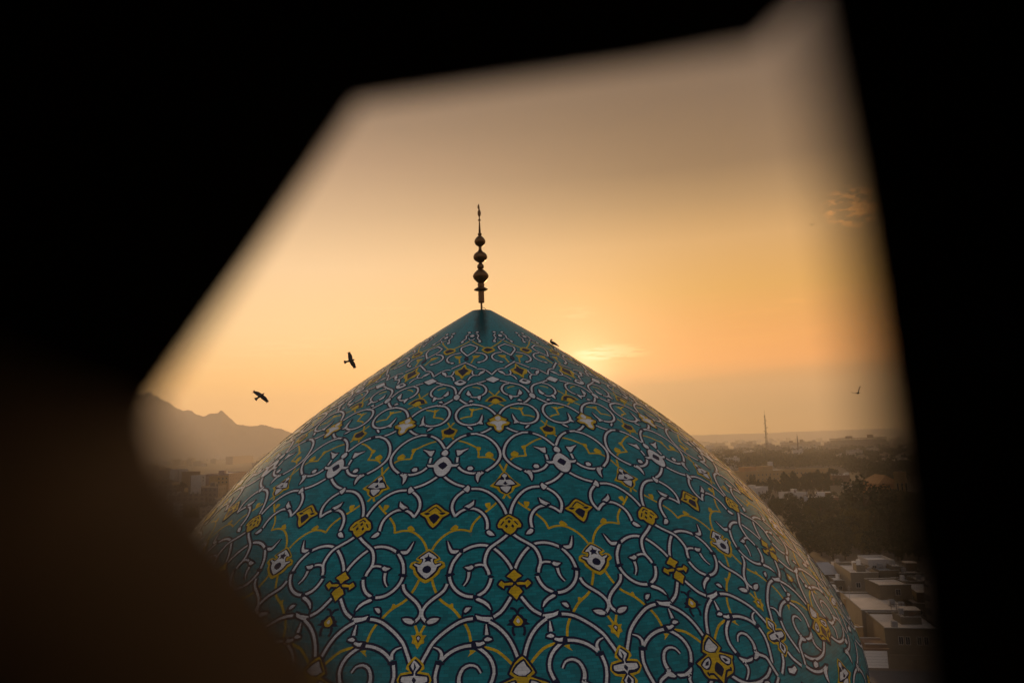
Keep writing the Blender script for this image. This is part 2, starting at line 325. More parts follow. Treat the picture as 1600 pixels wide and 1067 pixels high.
# ------------------------------------------------------------------ dome
DD = 28.0; NS = 16; PA = 2 * math.pi / NS; TH0 = 0.0576218
APEX = Vector((0, DD, CAMZ + 4.94545))
dep = np.array([0, .03, .07, .13, .2, .3, .4, .5, .62]); rk = np.array([.01436, .06322, .12282, .20918, .29324, .3811, .43648, .44385, .44823])
def spline(xk, yk, x):
    n = len(xk); A = np.zeros((n, n)); b = np.zeros(n); h = np.diff(xk); A[0, 0] = A[-1, -1] = 1
    for i in range(1, n - 1):
        A[i, i - 1] = h[i - 1]; A[i, i] = 2 * (h[i - 1] + h[i]); A[i, i + 1] = h[i]
        b[i] = 6 * ((yk[i + 1] - yk[i]) / h[i] - (yk[i] - yk[i - 1]) / h[i - 1])
    q = np.linalg.solve(A, b); i = np.clip(np.searchsorted(xk, x) - 1, 0, n - 2); a = xk[i + 1] - x; c = x - xk[i]
    return (q[i] * a ** 3 + q[i + 1] * c ** 3) / (6 * h[i]) + (yk[i] / h[i] - q[i] * h[i] / 6) * a + (yk[i + 1] / h[i] - q[i + 1] * h[i] / 6) * c
_d = np.linspace(0, .62, 3101); _r = spline(dep, rk, _d)
_s = np.concatenate([[0], np.cumsum(np.hypot(np.diff(_d), np.diff(_r)))]) * DD
_z = -_d * DD; _r = _r * DD
SMAX = float(_s[-1])
_tr = np.gradient(_r, _s); _tz = np.gradient(_z, _s)
def surf(u, s, h):
    s = np.clip(np.asarray(s, float), 0, SMAX); u = np.asarray(u, float); h = np.asarray(h, float)
    r = np.interp(s, _s, _r); z = np.interp(s, _s, _z); tr = np.interp(s, _s, _tr); tz = np.interp(s, _s, _tz)
    r = r + h * (-tz); z = z + h * tr; th = TH0 + u * PA
    return np.stack([r * np.sin(th), -r * np.cos(th), z], -1)
def rad_s(s): return np.interp(np.clip(s, 0, SMAX), _s, _r)
def uvset(me, uvs):
    ul = me.uv_layers.new(name='tile'); idx = np.empty(len(me.loops), int); me.loops.foreach_get('vertex_index', idx)
    ul.data.foreach_set('uv', np.asarray(uvs)[idx].astype(np.float32).ravel())

def make_dome():
    nu, ns = 768, 260
    S = np.linspace(0, SMAX, ns); v = []; uv = []
    for s in S:
        u = np.arange(nu + 1) * NS / nu - 8
        v.append(surf(u, np.full(nu + 1, s), 0)); uv.append(np.stack([u * PA * 9.0, np.full(nu + 1, s)], -1))
    v = np.concatenate(v); uv = np.concatenate(uv); w = nu + 1; f = []
    for i in range(ns - 1):
        for j in range(nu): q = i * w + j; f.append((q, q + w, q + w + 1, q + 1))
    c = len(v); v = np.concatenate([v, [[0, 0, .03]]]); uv = np.concatenate([uv, [[0, 0]]])
    for j in range(nu): f.append((c, j, j + 1))
    me = mesh('dome', v, f, TEAL, smooth=True); uvset(me, uv)
    o = obj('dome', me, None, APEX)
    tag(o, 'large pointed turquoise tiled dome with white and yellow arabesque scrolls', 'dome')
    return o
dome = make_dome()

def catmull(pts, closed, step, ten=.5):
    """pts in (u, s); resample so that steps are about `step` metres"""
    P = [np.array(p, float) for p in pts]; n = len(P)
    if n == 2:
        P = [P[0], (P[0] + P[1]) / 2, P[1]]; n = 3
    out = []; m = n if closed else n - 1
    for i in range(m):
        p1, p2 = P[i], P[(i + 1) % n]
        p0 = P[i - 1] if (i > 0 or closed) else p1 * 2 - p2
        p3 = P[(i + 2) % n] if (i + 2 < n or closed) else p2 * 2 - p1
        ln = math.hypot((p2[0] - p1[0]) * PA * rad_s(p1[1]), p2[1] - p1[1]); k = max(2, int(ln / step))
        for j in range(k):
            t = j / k
            m1, m2 = (p2 - p0) * ten, (p3 - p1) * ten; t2 = t * t; t3 = t2 * t
            out.append((2 * t3 - 3 * t2 + 1) * p1 + (t3 - 2 * t2 + t) * m1 + (3 * t2 - 2 * t3) * p2 + (t3 - t2) * m2)
    if not closed: out.append(P[-1])
    return np.array(out)
class Lay:
    """collects one colour of a motif as raised tile relief on the dome"""
    def __init__(s): s.v = []; s.f = []; s.uv = []; s.n = 0
    def put(s, us, h, faces, rim):
        us = np.asarray(us, float); k = len(us)
        top = surf(us[:, 0], us[:, 1], h); bot = surf(us[:, 0], us[:, 1], -.003); b = s.n
        s.v += [top, bot]; uvp = np.stack([us[:, 0] * PA * 9.0, us[:, 1]], -1); s.uv += [uvp, uvp]
        s.f += [tuple(b + i for i in q) for q in faces]
        for a, c in rim: s.f.append((b + a, b + k + a, b + k + c, b + c))
        s.n += 2 * k
    def stroke(s, pts, w, h, closed=False, step=.11):
        q = catmull(pts, closed, step, .26 if closed else .5); n = len(q); r = rad_s(q[:, 1])
        x = np.stack([q[:, 0] * PA * r, q[:, 1]], -1)
        if closed: t = np.roll(q, -1, 0) - np.roll(q, 1, 0)
        else: t = np.gradient(q, axis=0)
        t = np.stack([t[:, 0] * PA * r, t[:, 1]], -1); t /= np.maximum(np.linalg.norm(t, axis=1, keepdims=True), 1e-9)
        wd = np.linspace(w[0], w[1], n) if isinstance(w, (list, tuple)) else np.full(n, w)
        wd = wd * np.interp(q[:, 1], [0, 3, 9], [.80, .86, 1.0])
        nn = np.stack([-t[:, 1], t[:, 0]], -1) * wd[:, None] / 2
        du = nn[:, 0] / (PA * r); ds = nn[:, 1]
        A = np.stack([q[:, 0] + du, q[:, 1] + ds], -1); B = np.stack([q[:, 0] - du, q[:, 1] - ds], -1)
        us = np.concatenate([A, B]); f = []; rim = []
        for i in range(n if closed else n - 1):
            j = (i + 1) % n; f.append((i, j, n + j, n + i)); rim += [(j, i), (n + i, n + j)]
        if not closed: rim += [(0, n), (2 * n - 1, n - 1)]
        s.put(us, h, f, rim)
    def poly(s, pts, h):
        q = catmull(pts, True, .12, .26); r0 = float(rad_s(q[:, 1].mean())); k = len(q)
        xy = [Vector((p[0] * PA * r0, p[1])) for p in q]
        mn = np.array([(p.x, p.y) for p in xy]).min(0); mx = np.array([(p.x, p.y) for p in xy]).max(0)
        extra = [Vector((x, y)) for x in np.arange(mn[0] + .06, mx[0], .12) for y in np.arange(mn[1] + .06, mx[1], .12)]
        vo, eo, fo, ov, oe, of = delaunay_2d_cdt(xy + extra, [], [list(range(k))], 1, 1e-5)
        us = np.array([(p.x / (PA * r0), p.y) for p in vo])
        cnt = {}
        for a in fo:
            for i in range(len(a)):
                e = (a[i], a[(i + 1) % len(a)]); key = tuple(sorted(e)); cnt.setdefault(key, []).append(e)
        s.put(us, h, [tuple(a) for a in fo], [v[0] for v in cnt.values() if len(v) == 1])
    def mesh(s, name, m):
        me = mesh(name, np.concatenate(s.v), s.f, m); uvset(me, np.concatenate(s.uv)); return me
OUT = .102
MOTIFS = [
["rosette","B",[["h","w",[[-0.5,2.341],[-0.4293,2.418],[-0.4313,2.494],[-0.5,2.549]]]]],
["scroll","H",[["b",0.06,[[-0.3534,2.285],[-0.2761,2.425],[-0.3124,2.614],[-0.2229,2.801]]],["l",0,[[-0.2714,2.837],[-0.2043,2.802],[-0.1853,2.919],[-0.2532,2.947]]]]],
["scroll","H",[["b",0.05,[[-0.499,2.774],[-0.4501,2.735],[-0.4027,2.648]]]]],
["leaf","H",[["l",0,[[-0.4091,2.175],[-0.3523,2.089],[-0.277,2.13],[-0.328,2.208]]]]],
["tendril","H",[["y",0.055,[[-0.4567,2.829],[-0.2926,3.076],[-0.139,3.273],[-0.0384,3.415]]]]],
["blossom","A",[["h","y",[[-0.0208,3.31],[-0.1226,3.407],[-0.1714,3.518],[-0.1308,3.637],[-0.029,3.784]]],["h","n",[[-0.0247,3.394],[-0.0907,3.464],[-0.1246,3.54],[-0.0298,3.688]]]]],
["scroll","B",[["b",0.07,[[-0.525,3.075],[-0.399,3.178],[-0.2851,3.29]]],["b",0.07,[[-0.2851,3.29],[-0.3035,3.499],[-0.3918,3.688],[-0.5052,3.923]]]]],
["scroll","H",[["b",0.075,[[-0.3252,3.692],[-0.1555,3.761],[-0.0618,3.948],[-0.0697,4.151],[-0.1341,4.302],[-0.208,4.371]]],["l",0,[[-0.2685,4.407],[-0.2283,4.331],[-0.1823,4.346],[-0.2134,4.43]]]]],
["rosette","B",[["h","n",[[-0.518,3.928],[-0.4582,4.05],[-0.4529,4.183],[-0.5027,4.283]]]]],
["tendril","H",[["y",0.055,[[-0.384,4.419],[-0.3592,4.223],[-0.3262,4.005]]],["p","y",[[-0.3875,3.92],[-0.2902,3.899],[-0.1965,3.889],[-0.26,4.049],[-0.3268,4.099]]]]],
["scroll","H",[["b",0.07,[[-0.5164,4.36],[-0.3871,4.549],[-0.2647,4.763]]]]],
["scroll","H",[["b",0.065,[[-0.2491,4.833],[-0.1604,4.839],[-0.0751,4.982],[-0.0017,5.214]]]]],
["scroll","H",[["b",0.06,[[-0.3337,4.953],[-0.3311,5.139],[-0.2839,5.247],[-0.2028,5.222]]],["l",0,[[-0.2274,5.208],[-0.1918,5.025],[-0.1125,4.955],[-0.1482,5.115]]],["b",0.06,[[-0.3005,5.233],[-0.3573,5.332],[-0.3846,5.52]]]]],
["blossom","B",[["h","y",[[-0.5019,4.492],[-0.4448,4.78],[-0.3403,4.915],[-0.3836,5.159],[-0.4524,5.238],[-0.4902,5.462]]],["h","n",[[-0.5071,4.646],[-0.4696,4.816],[-0.4009,4.929],[-0.4446,5.08],[-0.4912,5.27]]]]],
["rosette","B",[["h","w",[[-0.5083,5.495],[-0.4061,5.658],[-0.4472,5.792],[-0.4968,5.844]]],["h","k",[[-0.5075,5.554],[-0.4528,5.631],[-0.5009,5.706]]]]],
["rosette","A",[["h","w",[[0.0059,5.355],[-0.0568,5.442],[-0.1081,5.529],[-0.0506,5.635],[0.004,5.716]]]]],
["scroll","H",[["b",0.075,[[-0.1089,5.598],[-0.1782,5.668],[-0.2515,5.749],[-0.3796,5.866],[-0.4438,6.029],[-0.472,6.236],[-0.481,6.37]]]]],
["scroll","H",[["b",0.075,[[-0.2364,5.779],[-0.1561,5.856],[-0.1081,6.088],[-0.1263,6.328],[-0.1869,6.468]]],["l",0,[[-0.2306,6.498],[-0.1869,6.447],[-0.1891,6.586],[-0.1988,6.704],[-0.2245,6.602]]]]],
["scroll","H",[["b",0.06,[[-0.2327,6.54],[-0.2917,6.539],[-0.3332,6.428]]],["l",0,[[-0.3781,6.348],[-0.3582,6.144],[-0.3344,6.296],[-0.3101,6.413],[-0.3459,6.444]]]]],
["rosette","B",[["h","w",[[-0.5026,6.356],[-0.4635,6.451],[-0.4672,6.587],[-0.4935,6.669]]]]],
["blossom","A",[["h","y",[[0.0002,6.458],[-0.0716,6.551],[-0.1359,6.764],[-0.0666,6.814],[-0.0057,6.938]]],["h","n",[[-0.002,6.535],[-0.062,6.586],[-0.1054,6.784],[-0.0538,6.789],[-0.0324,6.687],[-0.0001,6.651]]],["y",0.05,[[-0.0843,6.169],[-0.0438,6.318],[-0.0053,6.468]]],["y",0.05,[[-0.0324,6.903],[-0.095,7.033]]]]],
["tendril","H",[["y",0.045,[[-0.3054,5.943],[-0.2338,5.985],[-0.194,6.064]]]]],
["scroll","H",[["b",0.078,[[-0.4592,6.62],[-0.4016,6.783],[-0.3431,6.897],[-0.2702,6.924],[-0.1892,6.979],[-0.1023,7.117],[-0.0462,7.312],[-0.0156,7.479]]]]],
["scroll","H",[["b",0.078,[[-0.288,6.939],[-0.377,6.98],[-0.4377,7.145],[-0.4647,7.389],[-0.4435,7.65],[-0.3896,7.834],[-0.3139,7.914],[-0.2409,7.883],[-0.2024,7.796]]],["l",0,[[-0.2179,7.846],[-0.1944,7.712],[-0.1667,7.421],[-0.1664,7.661],[-0.1765,7.779],[-0.1599,7.887]]]]],
["leaf","H",[["l",0,[[-0.3243,7.974],[-0.2973,7.989],[-0.2735,8.066],[-0.2683,8.129],[-0.2999,8.066]]]]],
["leaf","H",[["l",0,[[-0.3371,6.765],[-0.311,6.677],[-0.2762,6.742],[-0.3165,6.776]]]]],
["tendril","H",[["y",0.055,[[-0.4086,7.605],[-0.3536,7.528],[-0.2885,7.499]]],["y",0.055,[[-0.2884,7.51],[-0.2866,7.335],[-0.2787,7.228]]],["y",0.055,[[-0.2771,7.217],[-0.2199,7.155],[-0.1616,7.122]]],["p","y",[[-0.327,7.094],[-0.2938,7.138],[-0.2611,7.108],[-0.265,7.231],[-0.292,7.26]]]]],
["blossom","B",[["h","y",[[-0.5016,7.94],[-0.4717,8.033],[-0.4172,8.112],[-0.4314,8.259],[-0.4437,8.399],[-0.492,8.425]]],["h","n",[[-0.5021,7.999],[-0.4841,8.066],[-0.4431,8.145],[-0.4544,8.275],[-0.4937,8.322]]],["y",0.05,[[-0.501,7.973],[-0.4653,7.768]]],["y",0.05,[[-0.4662,8.382],[-0.4442,8.501]]]]],
["blossom","A",[["h","o",[[0.0079,7.444],[-0.0447,7.59],[-0.099,7.693],[-0.0764,7.759],[-0.1224,7.847],[-0.0975,7.957],[-0.0537,7.987],[-0.0405,8.153],[-0.0034,8.27]]],["h","w",[[0.0092,7.527],[-0.024,7.572],[-0.0335,7.657],[-0.0127,7.74],[-0.0649,7.775],[-0.0915,7.859],[-0.0444,7.906],[-0.0224,8.018],[-0.027,8.146],[-0.0021,8.192]]],["g",0.03,[[-0.0449,7.664],[-0.0285,7.738],[0.0016,7.763]]]]],
["scroll","H",[["b",0.078,[[-0.0794,8.068],[-0.1317,8.197],[-0.1906,8.282],[-0.2488,8.299],[-0.296,8.304],[-0.3173,8.332],[-0.3765,8.425],[-0.4349,8.598],[-0.4729,8.788],[-0.495,8.896]]]]],
["knot","H",[["p","n",[[-0.3288,8.305],[-0.3081,8.243],[-0.2777,8.309],[-0.2965,8.407],[-0.312,8.42],[-0.3215,8.378]]]]],
["scroll","H",[["b",0.078,[[-0.2233,8.305],[-0.1404,8.421],[-0.0724,8.634],[-0.0295,8.893],[-0.0143,9.159],[-0.0309,9.368],[-0.0734,9.572],[-0.1173,9.702],[-0.1478,9.783]]]]],
["tendril","H",[["y",0.055,[[-0.408,8.559],[-0.3431,8.625],[-0.2789,8.74],[-0.2222,8.874]]],["y",0.055,[[-0.21,8.924],[-0.2028,9.091],[-0.2066,9.26]]],["y",0.055,[[-0.2086,9.249],[-0.145,9.254],[-0.0947,9.295],[-0.0616,9.402],[-0.0302,9.547],[-0.0123,9.703],[0.0002,9.805]]],["p","y",[[-0.2251,8.834],[-0.182,8.867],[-0.1887,8.986],[-0.2176,8.998]]],["p","y",[[-0.1458,9.14],[-0.1114,9.044],[-0.0755,9.145],[-0.0803,9.26],[-0.1354,9.233]]]]],
["rosette","B",[["h","w",[[-0.4998,8.924],[-0.4721,9.027],[-0.4747,9.123],[-0.4948,9.172]]]]],
["leaf","H",[["l",0,[[-0.3994,8.95],[-0.3622,8.969],[-0.289,8.892],[-0.3335,9.011],[-0.3633,9.134],[-0.3863,9.17],[-0.3948,9.04]]],["b",0.07,[[-0.3844,9.231],[-0.3833,9.424]]]]],
["blossom","B",[["h","w",[[-0.4978,9.19],[-0.4617,9.28],[-0.4344,9.412],[-0.4269,9.484],[-0.3983,9.505],[-0.3648,9.484],[-0.384,9.578],[-0.4256,9.583],[-0.4368,9.704],[-0.451,9.795],[-0.4765,9.895],[-0.5006,9.915]]],["h","k",[[-0.4989,9.391],[-0.4582,9.528],[-0.4953,9.681]]]]],
["scroll","H",[["b",0.078,[[-0.3704,9.588],[-0.339,9.711],[-0.2959,9.801],[-0.2483,9.839],[-0.2012,9.826],[-0.1627,9.796]]],["l",0,[[-0.2159,9.856],[-0.1527,9.811],[-0.1883,9.914],[-0.2,10.026],[-0.2069,10.161],[-0.2219,10.026],[-0.2222,9.902]]]]],
["leaf","H",[["l",0,[[-0.2944,9.672],[-0.2862,9.599],[-0.2619,9.588],[-0.2458,9.659],[-0.2574,9.718],[-0.2849,9.718]]]]],
["knot","H",[["p","n",[[-0.1745,9.788],[-0.1595,9.745],[-0.136,9.788],[-0.154,9.831]]]]],
["scroll","H",[["b",0.078,[[-0.4774,9.905],[-0.4318,10.055],[-0.3709,10.201],[-0.3076,10.291]]]]],
["rosette","H",[["l",0,[[-0.3135,10.372],[-0.2952,10.31],[-0.2816,10.247],[-0.2661,10.319],[-0.2701,10.419],[-0.2803,10.471],[-0.298,10.438]]]]],
["scroll","H",[["b",0.078,[[-0.2543,10.366],[-0.1963,10.377],[-0.1367,10.471],[-0.0853,10.644],[-0.0472,10.848],[-0.0236,11.046],[-0.0139,11.197]]]]],
["scroll","H",[["b",0.078,[[-0.3091,10.432],[-0.3536,10.58],[-0.38,10.765],[-0.3858,10.945],[-0.3744,11.099],[-0.3579,11.213]]],["b",0.078,[[-0.36,11.209],[-0.3264,11.079],[-0.2887,11.003]]]]],
["scroll","H",[["b",0.078,[[-0.276,10.98],[-0.2247,11.005],[-0.182,11.113],[-0.1532,11.272],[-0.1427,11.449],[-0.1451,11.623]]],["l",0,[[-0.2995,10.93],[-0.2662,10.851],[-0.2412,10.778],[-0.2323,10.726],[-0.2349,10.872],[-0.2545,10.944],[-0.276,10.98]]],["l",0,[[-0.1503,11.686],[-0.1349,11.646],[-0.1165,11.697],[-0.0999,11.794],[-0.1269,11.793],[-0.1438,11.749]]]]],
["knot","H",[["p","n",[[-0.3044,10.964],[-0.2892,10.93],[-0.2709,10.985],[-0.2886,11.025]]]]],
["blossom","A",[["h","y",[[0.0033,9.803],[-0.0331,9.928],[-0.0716,10.149],[-0.1166,10.293],[-0.0693,10.381],[-0.0499,10.499],[0.0026,10.61]]],["h","n",[[0.0022,9.848],[-0.0278,9.953],[-0.0328,10.027],[-0.0533,10.076],[-0.0906,10.274],[-0.0488,10.334],[-0.0387,10.487],[0.0024,10.58]]],["h","w",[[0.0011,9.891],[-0.0221,9.958],[-0.0051,10.032],[-0.007,10.115],[-0.0411,10.1],[-0.0751,10.257],[-0.0334,10.274],[0.0009,10.294]]],["h","w",[[0.0007,10.318],[-0.0395,10.341],[-0.0254,10.44],[0.0037,10.536]]],["h","k",[[0.0026,10.145],[-0.009,10.202],[-0.02,10.236],[0.0015,10.275]]],["y",0.055,[[-0.0056,10.576],[-0.0271,10.713]]]]],
["tendril","H",[["y",0.055,[[-0.0626,10.785],[-0.1062,10.948],[-0.1463,11.08],[-0.1825,11.198],[-0.2226,11.367],[-0.2433,11.511],[-0.2518,11.67]]],["y",0.055,[[-0.2494,11.664],[-0.2915,11.614],[-0.3393,11.605],[-0.3859,11.667],[-0.4346,11.817],[-0.4673,11.993],[-0.4836,12.142]]],["p","y",[[-0.1567,10.844],[-0.1199,10.821],[-0.1171,10.915],[-0.1328,11.014],[-0.151,10.942]]],["p","y",[[-0.3848,11.599],[-0.3697,11.507],[-0.3502,11.456],[-0.332,11.506],[-0.3358,11.581],[-0.3486,11.618]]]]],
["blossom","B",[["h","o",[[-0.4997,10.838],[-0.4677,10.919],[-0.4334,11.039],[-0.3981,11.114],[-0.4248,11.19],[-0.4446,11.244],[-0.4563,11.328],[-0.4752,11.442],[-0.4984,11.533]]],["h","k",[[-0.4993,11.116],[-0.4617,11.226],[-0.4965,11.427]]],["q","k",[[-0.4708,11.123],[-0.4489,11.08],[-0.4235,11.115],[-0.4468,11.165]]],["m",0.035,[[-0.4993,10.917],[-0.4716,11.004],[-0.4554,11.067]]]]],
["blossom","A",[["h","o",[[0.0022,11.217],[-0.0323,11.295],[-0.0586,11.368],[-0.0769,11.513],[-0.0724,11.589],[-0.0487,11.6],[-0.0316,11.699],[0.0003,11.79]]],["m",0.035,[[0.0006,11.289],[-0.0228,11.352]]],["m",0.035,[[-0.0341,11.41],[-0.0559,11.522]]],["q","k",[[-0.0308,11.545],[-0.0177,11.497],[-0.0103,11.556],[-0.0225,11.607]]],["h","k",[[0.0004,11.369],[-0.0109,11.421],[-0.0014,11.469]]]]],
["scroll","H",[["b",0.078,[[-0.0169,11.781],[-0.0543,11.909],[-0.0926,12.016],[-0.1301,12.13],[-0.1489,12.244],[-0.1609,12.394],[-0.1638,12.523],[-0.158,12.624],[-0.1461,12.726],[-0.1414,12.82]]],["b",0.06,[[-0.1592,12.606],[-0.1812,12.564],[-0.2069,12.567],[-0.2249,12.589]]],["l",0,[[-0.2815,12.614],[-0.2581,12.6],[-0.2411,12.57],[-0.2291,12.611],[-0.2384,12.669],[-0.2578,12.686]]]]],
["leaf","H",[["t",[0.07,0.02],[[-0.2556,12.718],[-0.2573,12.848],[-0.2672,12.972],[-0.2843,13.072]]]]],
["scroll","H",[["b",0.078,[[-0.2979,12.192],[-0.2559,12.101],[-0.2108,12.05],[-0.1611,12.052],[-0.1165,12.121],[-0.0781,12.258],[-0.0456,12.421],[-0.0226,12.572],[-0.007,12.721]]]]],
["scroll","H",[["b",0.078,[[-0.3078,12.224],[-0.3336,12.37],[-0.3534,12.516],[-0.3637,12.698],[-0.366,12.771]]]]],
["leaf","H",[["l",0,[[-0.3945,11.896],[-0.3781,12.031],[-0.3579,12.16],[-0.3174,12.167],[-0.3387,12.252],[-0.3666,12.234],[-0.3819,12.126]]]]],
["knot","H",[["p","n",[[-0.3206,12.154],[-0.3075,12.126],[-0.2924,12.154],[-0.2931,12.23],[-0.3063,12.243],[-0.3178,12.211]]]]],
["blossom","B",[["h","y",[[-0.5022,12.117],[-0.4705,12.206],[-0.4349,12.335],[-0.4256,12.394],[-0.4508,12.446],[-0.4406,12.467],[-0.4246,12.436],[-0.4009,12.482],[-0.3944,12.599],[-0.4191,12.654],[-0.4263,12.759],[-0.4535,12.867],[-0.4688,12.931],[-0.499,12.996]]],["h","n",[[-0.501,12.17],[-0.4694,12.243],[-0.4342,12.363],[-0.4588,12.391],[-0.464,12.446],[-0.4535,12.509],[-0.4326,12.473],[-0.4077,12.536],[-0.4286,12.608],[-0.4374,12.7],[-0.4628,12.832],[-0.4991,12.915]]],["h","w",[[-0.5017,12.207],[-0.4729,12.281],[-0.4549,12.336],[-0.4494,12.376],[-0.4695,12.373],[-0.4703,12.455],[-0.455,12.54],[-0.4223,12.5],[-0.4216,12.536],[-0.4422,12.583],[-0.4484,12.686],[-0.4725,12.787],[-0.498,12.88]]],["h","k",[[-0.5016,12.254],[-0.4939,12.328],[-0.4744,12.355],[-0.4851,12.401],[-0.4802,12.465],[-0.4986,12.438]]],["h","k",[[-0.4987,12.552],[-0.4821,12.582],[-0.4738,12.649],[-0.4794,12.716],[-0.496,12.751]]]]],
["tendril","H",[["y",0.06,[[-0.4633,12.9],[-0.4516,13.042],[-0.4337,13.208],[-0.4062,13.388],[-0.3728,13.497],[-0.3405,13.589],[-0.3143,13.705],[-0.2942,13.818],[-0.2686,13.961],[-0.2491,14.133],[-0.238,14.356]]],["p","y",[[-0.3667,13.517],[-0.3493,13.497],[-0.3456,13.48],[-0.3361,13.485],[-0.3333,13.602],[-0.3482,13.592]]]]],
["knot","H",[["p","n",[[-0.3937,12.806],[-0.3755,12.758],[-0.341,12.752],[-0.3338,12.788],[-0.3527,12.822],[-0.372,12.849]]]]],
["scroll","H",[["b",0.078,[[-0.367,12.818],[-0.3555,12.988],[-0.3291,13.155],[-0.2919,13.277],[-0.2559,13.329],[-0.2281,13.339]]],["b",0.078,[[-0.2083,13.328],[-0.168,13.222],[-0.1427,13.068],[-0.1302,12.909]]]]],
["knot","H",[["p","n",[[-0.2301,13.305],[-0.2142,13.292],[-0.2004,13.332],[-0.2163,13.391],[-0.2321,13.373]]]]],
["knot","H",[["p","n",[[-0.1513,12.858],[-0.1343,12.819],[-0.1119,12.872],[-0.1331,12.913]]]]],
["scroll","H",[["b",0.078,[[-0.3749,13.015],[-0.386,13.146],[-0.4086,13.251],[-0.4426,13.363],[-0.472,13.475],[-0.4908,13.593],[-0.4969,13.694],[-0.4889,13.806],[-0.4657,13.907]]],["l",0,[[-0.4646,13.891],[-0.4518,13.827],[-0.4293,13.808],[-0.4031,13.818],[-0.4178,13.892],[-0.4377,13.932],[-0.4583,13.941]]]]],
["leaf","H",[["l",0,[[-0.2163,13.399],[-0.2005,13.371],[-0.1694,13.441],[-0.1465,13.525],[-0.1347,13.672],[-0.1517,13.588],[-0.1775,13.497],[-0.2085,13.437]]],["n",0.05,[[-0.1361,13.655],[-0.1335,13.802]]]]],
["leaf","H",[["l",0,[[-0.2769,13.669],[-0.2669,13.59],[-0.2417,13.586],[-0.2543,13.66],[-0.2703,13.702]]],["n",0.045,[[-0.2857,13.794],[-0.2811,13.681]]]]],
["scroll","H",[["l",0,[[-0.216,13.764],[-0.1865,13.806],[-0.1318,13.826],[-0.1324,13.894],[-0.1524,13.924],[-0.1755,13.898],[-0.2073,13.856]]],["b",0.078,[[-0.0275,13.381],[-0.0577,13.571],[-0.0869,13.717],[-0.1339,13.845]]]]],
["knot","H",[["p","n",[[-0.23,13.796],[-0.2187,13.764],[-0.2092,13.837],[-0.2185,13.916],[-0.2298,13.876]]]]],
["blossom","A",[["h","o",[[0.0041,12.721],[-0.0166,12.795],[-0.0422,12.882],[-0.0215,12.929],[-0.01,12.975],[-0.0034,13.046],[-0.0111,13.116],[-0.0223,13.167],[-0.0372,13.269],[-0.0179,13.343],[0.0019,13.451]]],["s","o",[[-0.0095,13.046],[-0.0278,13.035],[-0.0567,13.049],[-0.0742,12.989],[-0.0906,13.072],[-0.0752,13.13],[-0.063,13.176],[-0.0577,13.105],[-0.0169,13.101]]]]],
["blossom","A",[["h","n",[[0.0002,13.768],[-0.0236,13.811],[-0.0313,13.875],[-0.0488,13.905],[-0.0433,13.961],[-0.0617,14.018],[-0.0351,14.029],[-0.0209,14.071],[-0.0002,14.074]]],["h","Y",[[-0.0004,13.811],[-0.0177,13.893],[-0.0253,13.956],[-0.0146,14.03],[-0.0007,14.042]]],["h","w",[[-0.0003,13.876],[-0.01,13.942],[0.0011,13.988]]],["n",0.05,[[-0.001,13.768],[-0.0095,13.682],[-0.0203,13.647],[-0.0363,13.636]]],["n",0.055,[[-0.0281,14.059],[-0.0301,14.176],[-0.0219,14.252]]]]],
["scroll","H",[["b",0.078,[[-0.2261,13.838],[-0.2618,13.856],[-0.2989,13.91],[-0.3422,14.027],[-0.3876,14.181],[-0.4261,14.357],[-0.4492,14.546],[-0.4655,14.694],[-0.4731,14.775]]]]],
["scroll","H",[["b",0.078,[[-0.1475,13.923],[-0.1056,14.041],[-0.0638,14.233],[-0.0348,14.467],[-0.0174,14.694],[-0.0149,14.79]]]]],
["blossom","B",[["h","y",[[-0.4995,14.141],[-0.4859,14.134],[-0.4825,14.188],[-0.4611,14.185],[-0.4721,14.258],[-0.469,14.353],[-0.4856,14.377],[-0.4996,14.482]]],["h","n",[[-0.5017,14.181],[-0.4869,14.229],[-0.4992,14.358]]],["h","w",[[-0.5005,14.207],[-0.4927,14.244],[-0.4994,14.297]]],["y",0.055,[[-0.496,14.161],[-0.4753,13.97]]]]],
["scroll","H",[["b",0.078,[[-0.2301,14.422],[-0.2691,14.435],[-0.3148,14.5],[-0.3525,14.604],[-0.3773,14.714]]],["t",[0.02,0.08],[[-0.4209,14.44],[-0.395,14.485],[-0.3794,14.574],[-0.3786,14.7]]]]],
["knot","H",[["p","n",[[-0.405,14.729],[-0.3878,14.714],[-0.3636,14.773],[-0.3656,14.809],[-0.3845,14.816],[-0.4004,14.798]]]]],
["knot","H",[["p","n",[[-0.2367,14.338],[-0.2213,14.316],[-0.2105,14.431],[-0.2211,14.498],[-0.2363,14.474]]]]],
["scroll","H",[["l",0,[[-0.2176,14.358],[-0.1962,14.368],[-0.1772,14.346],[-0.1712,14.389],[-0.1927,14.435],[-0.2116,14.437]]],["l",0,[[-0.1727,14.297],[-0.1582,14.257],[-0.1431,14.277],[-0.1347,14.309],[-0.155,14.342],[-0.17,14.331]]],["t",[0.02,0.075],[[-0.1623,13.976],[-0.1612,14.082],[-0.1609,14.206]]]]],
["tendril","H",[["y",0.06,[[-0.0312,14.904],[-0.0667,14.73],[-0.1103,14.561],[-0.1522,14.489],[-0.1733,14.472],[-0.1981,14.492]]],["p","y",[[-0.2447,14.511],[-0.214,14.533],[-0.2534,14.655],[-0.2421,14.571]]]]],
["scroll","H",[["b",0.078,[[-0.2246,14.399],[-0.1661,14.594],[-0.1373,14.783],[-0.1304,15.003],[-0.1498,15.234]]]]],
["knot","H",[["p","n",[[-0.1398,15.215],[-0.1625,15.188],[-0.1712,15.265],[-0.1512,15.318],[-0.1405,15.28]]]]],
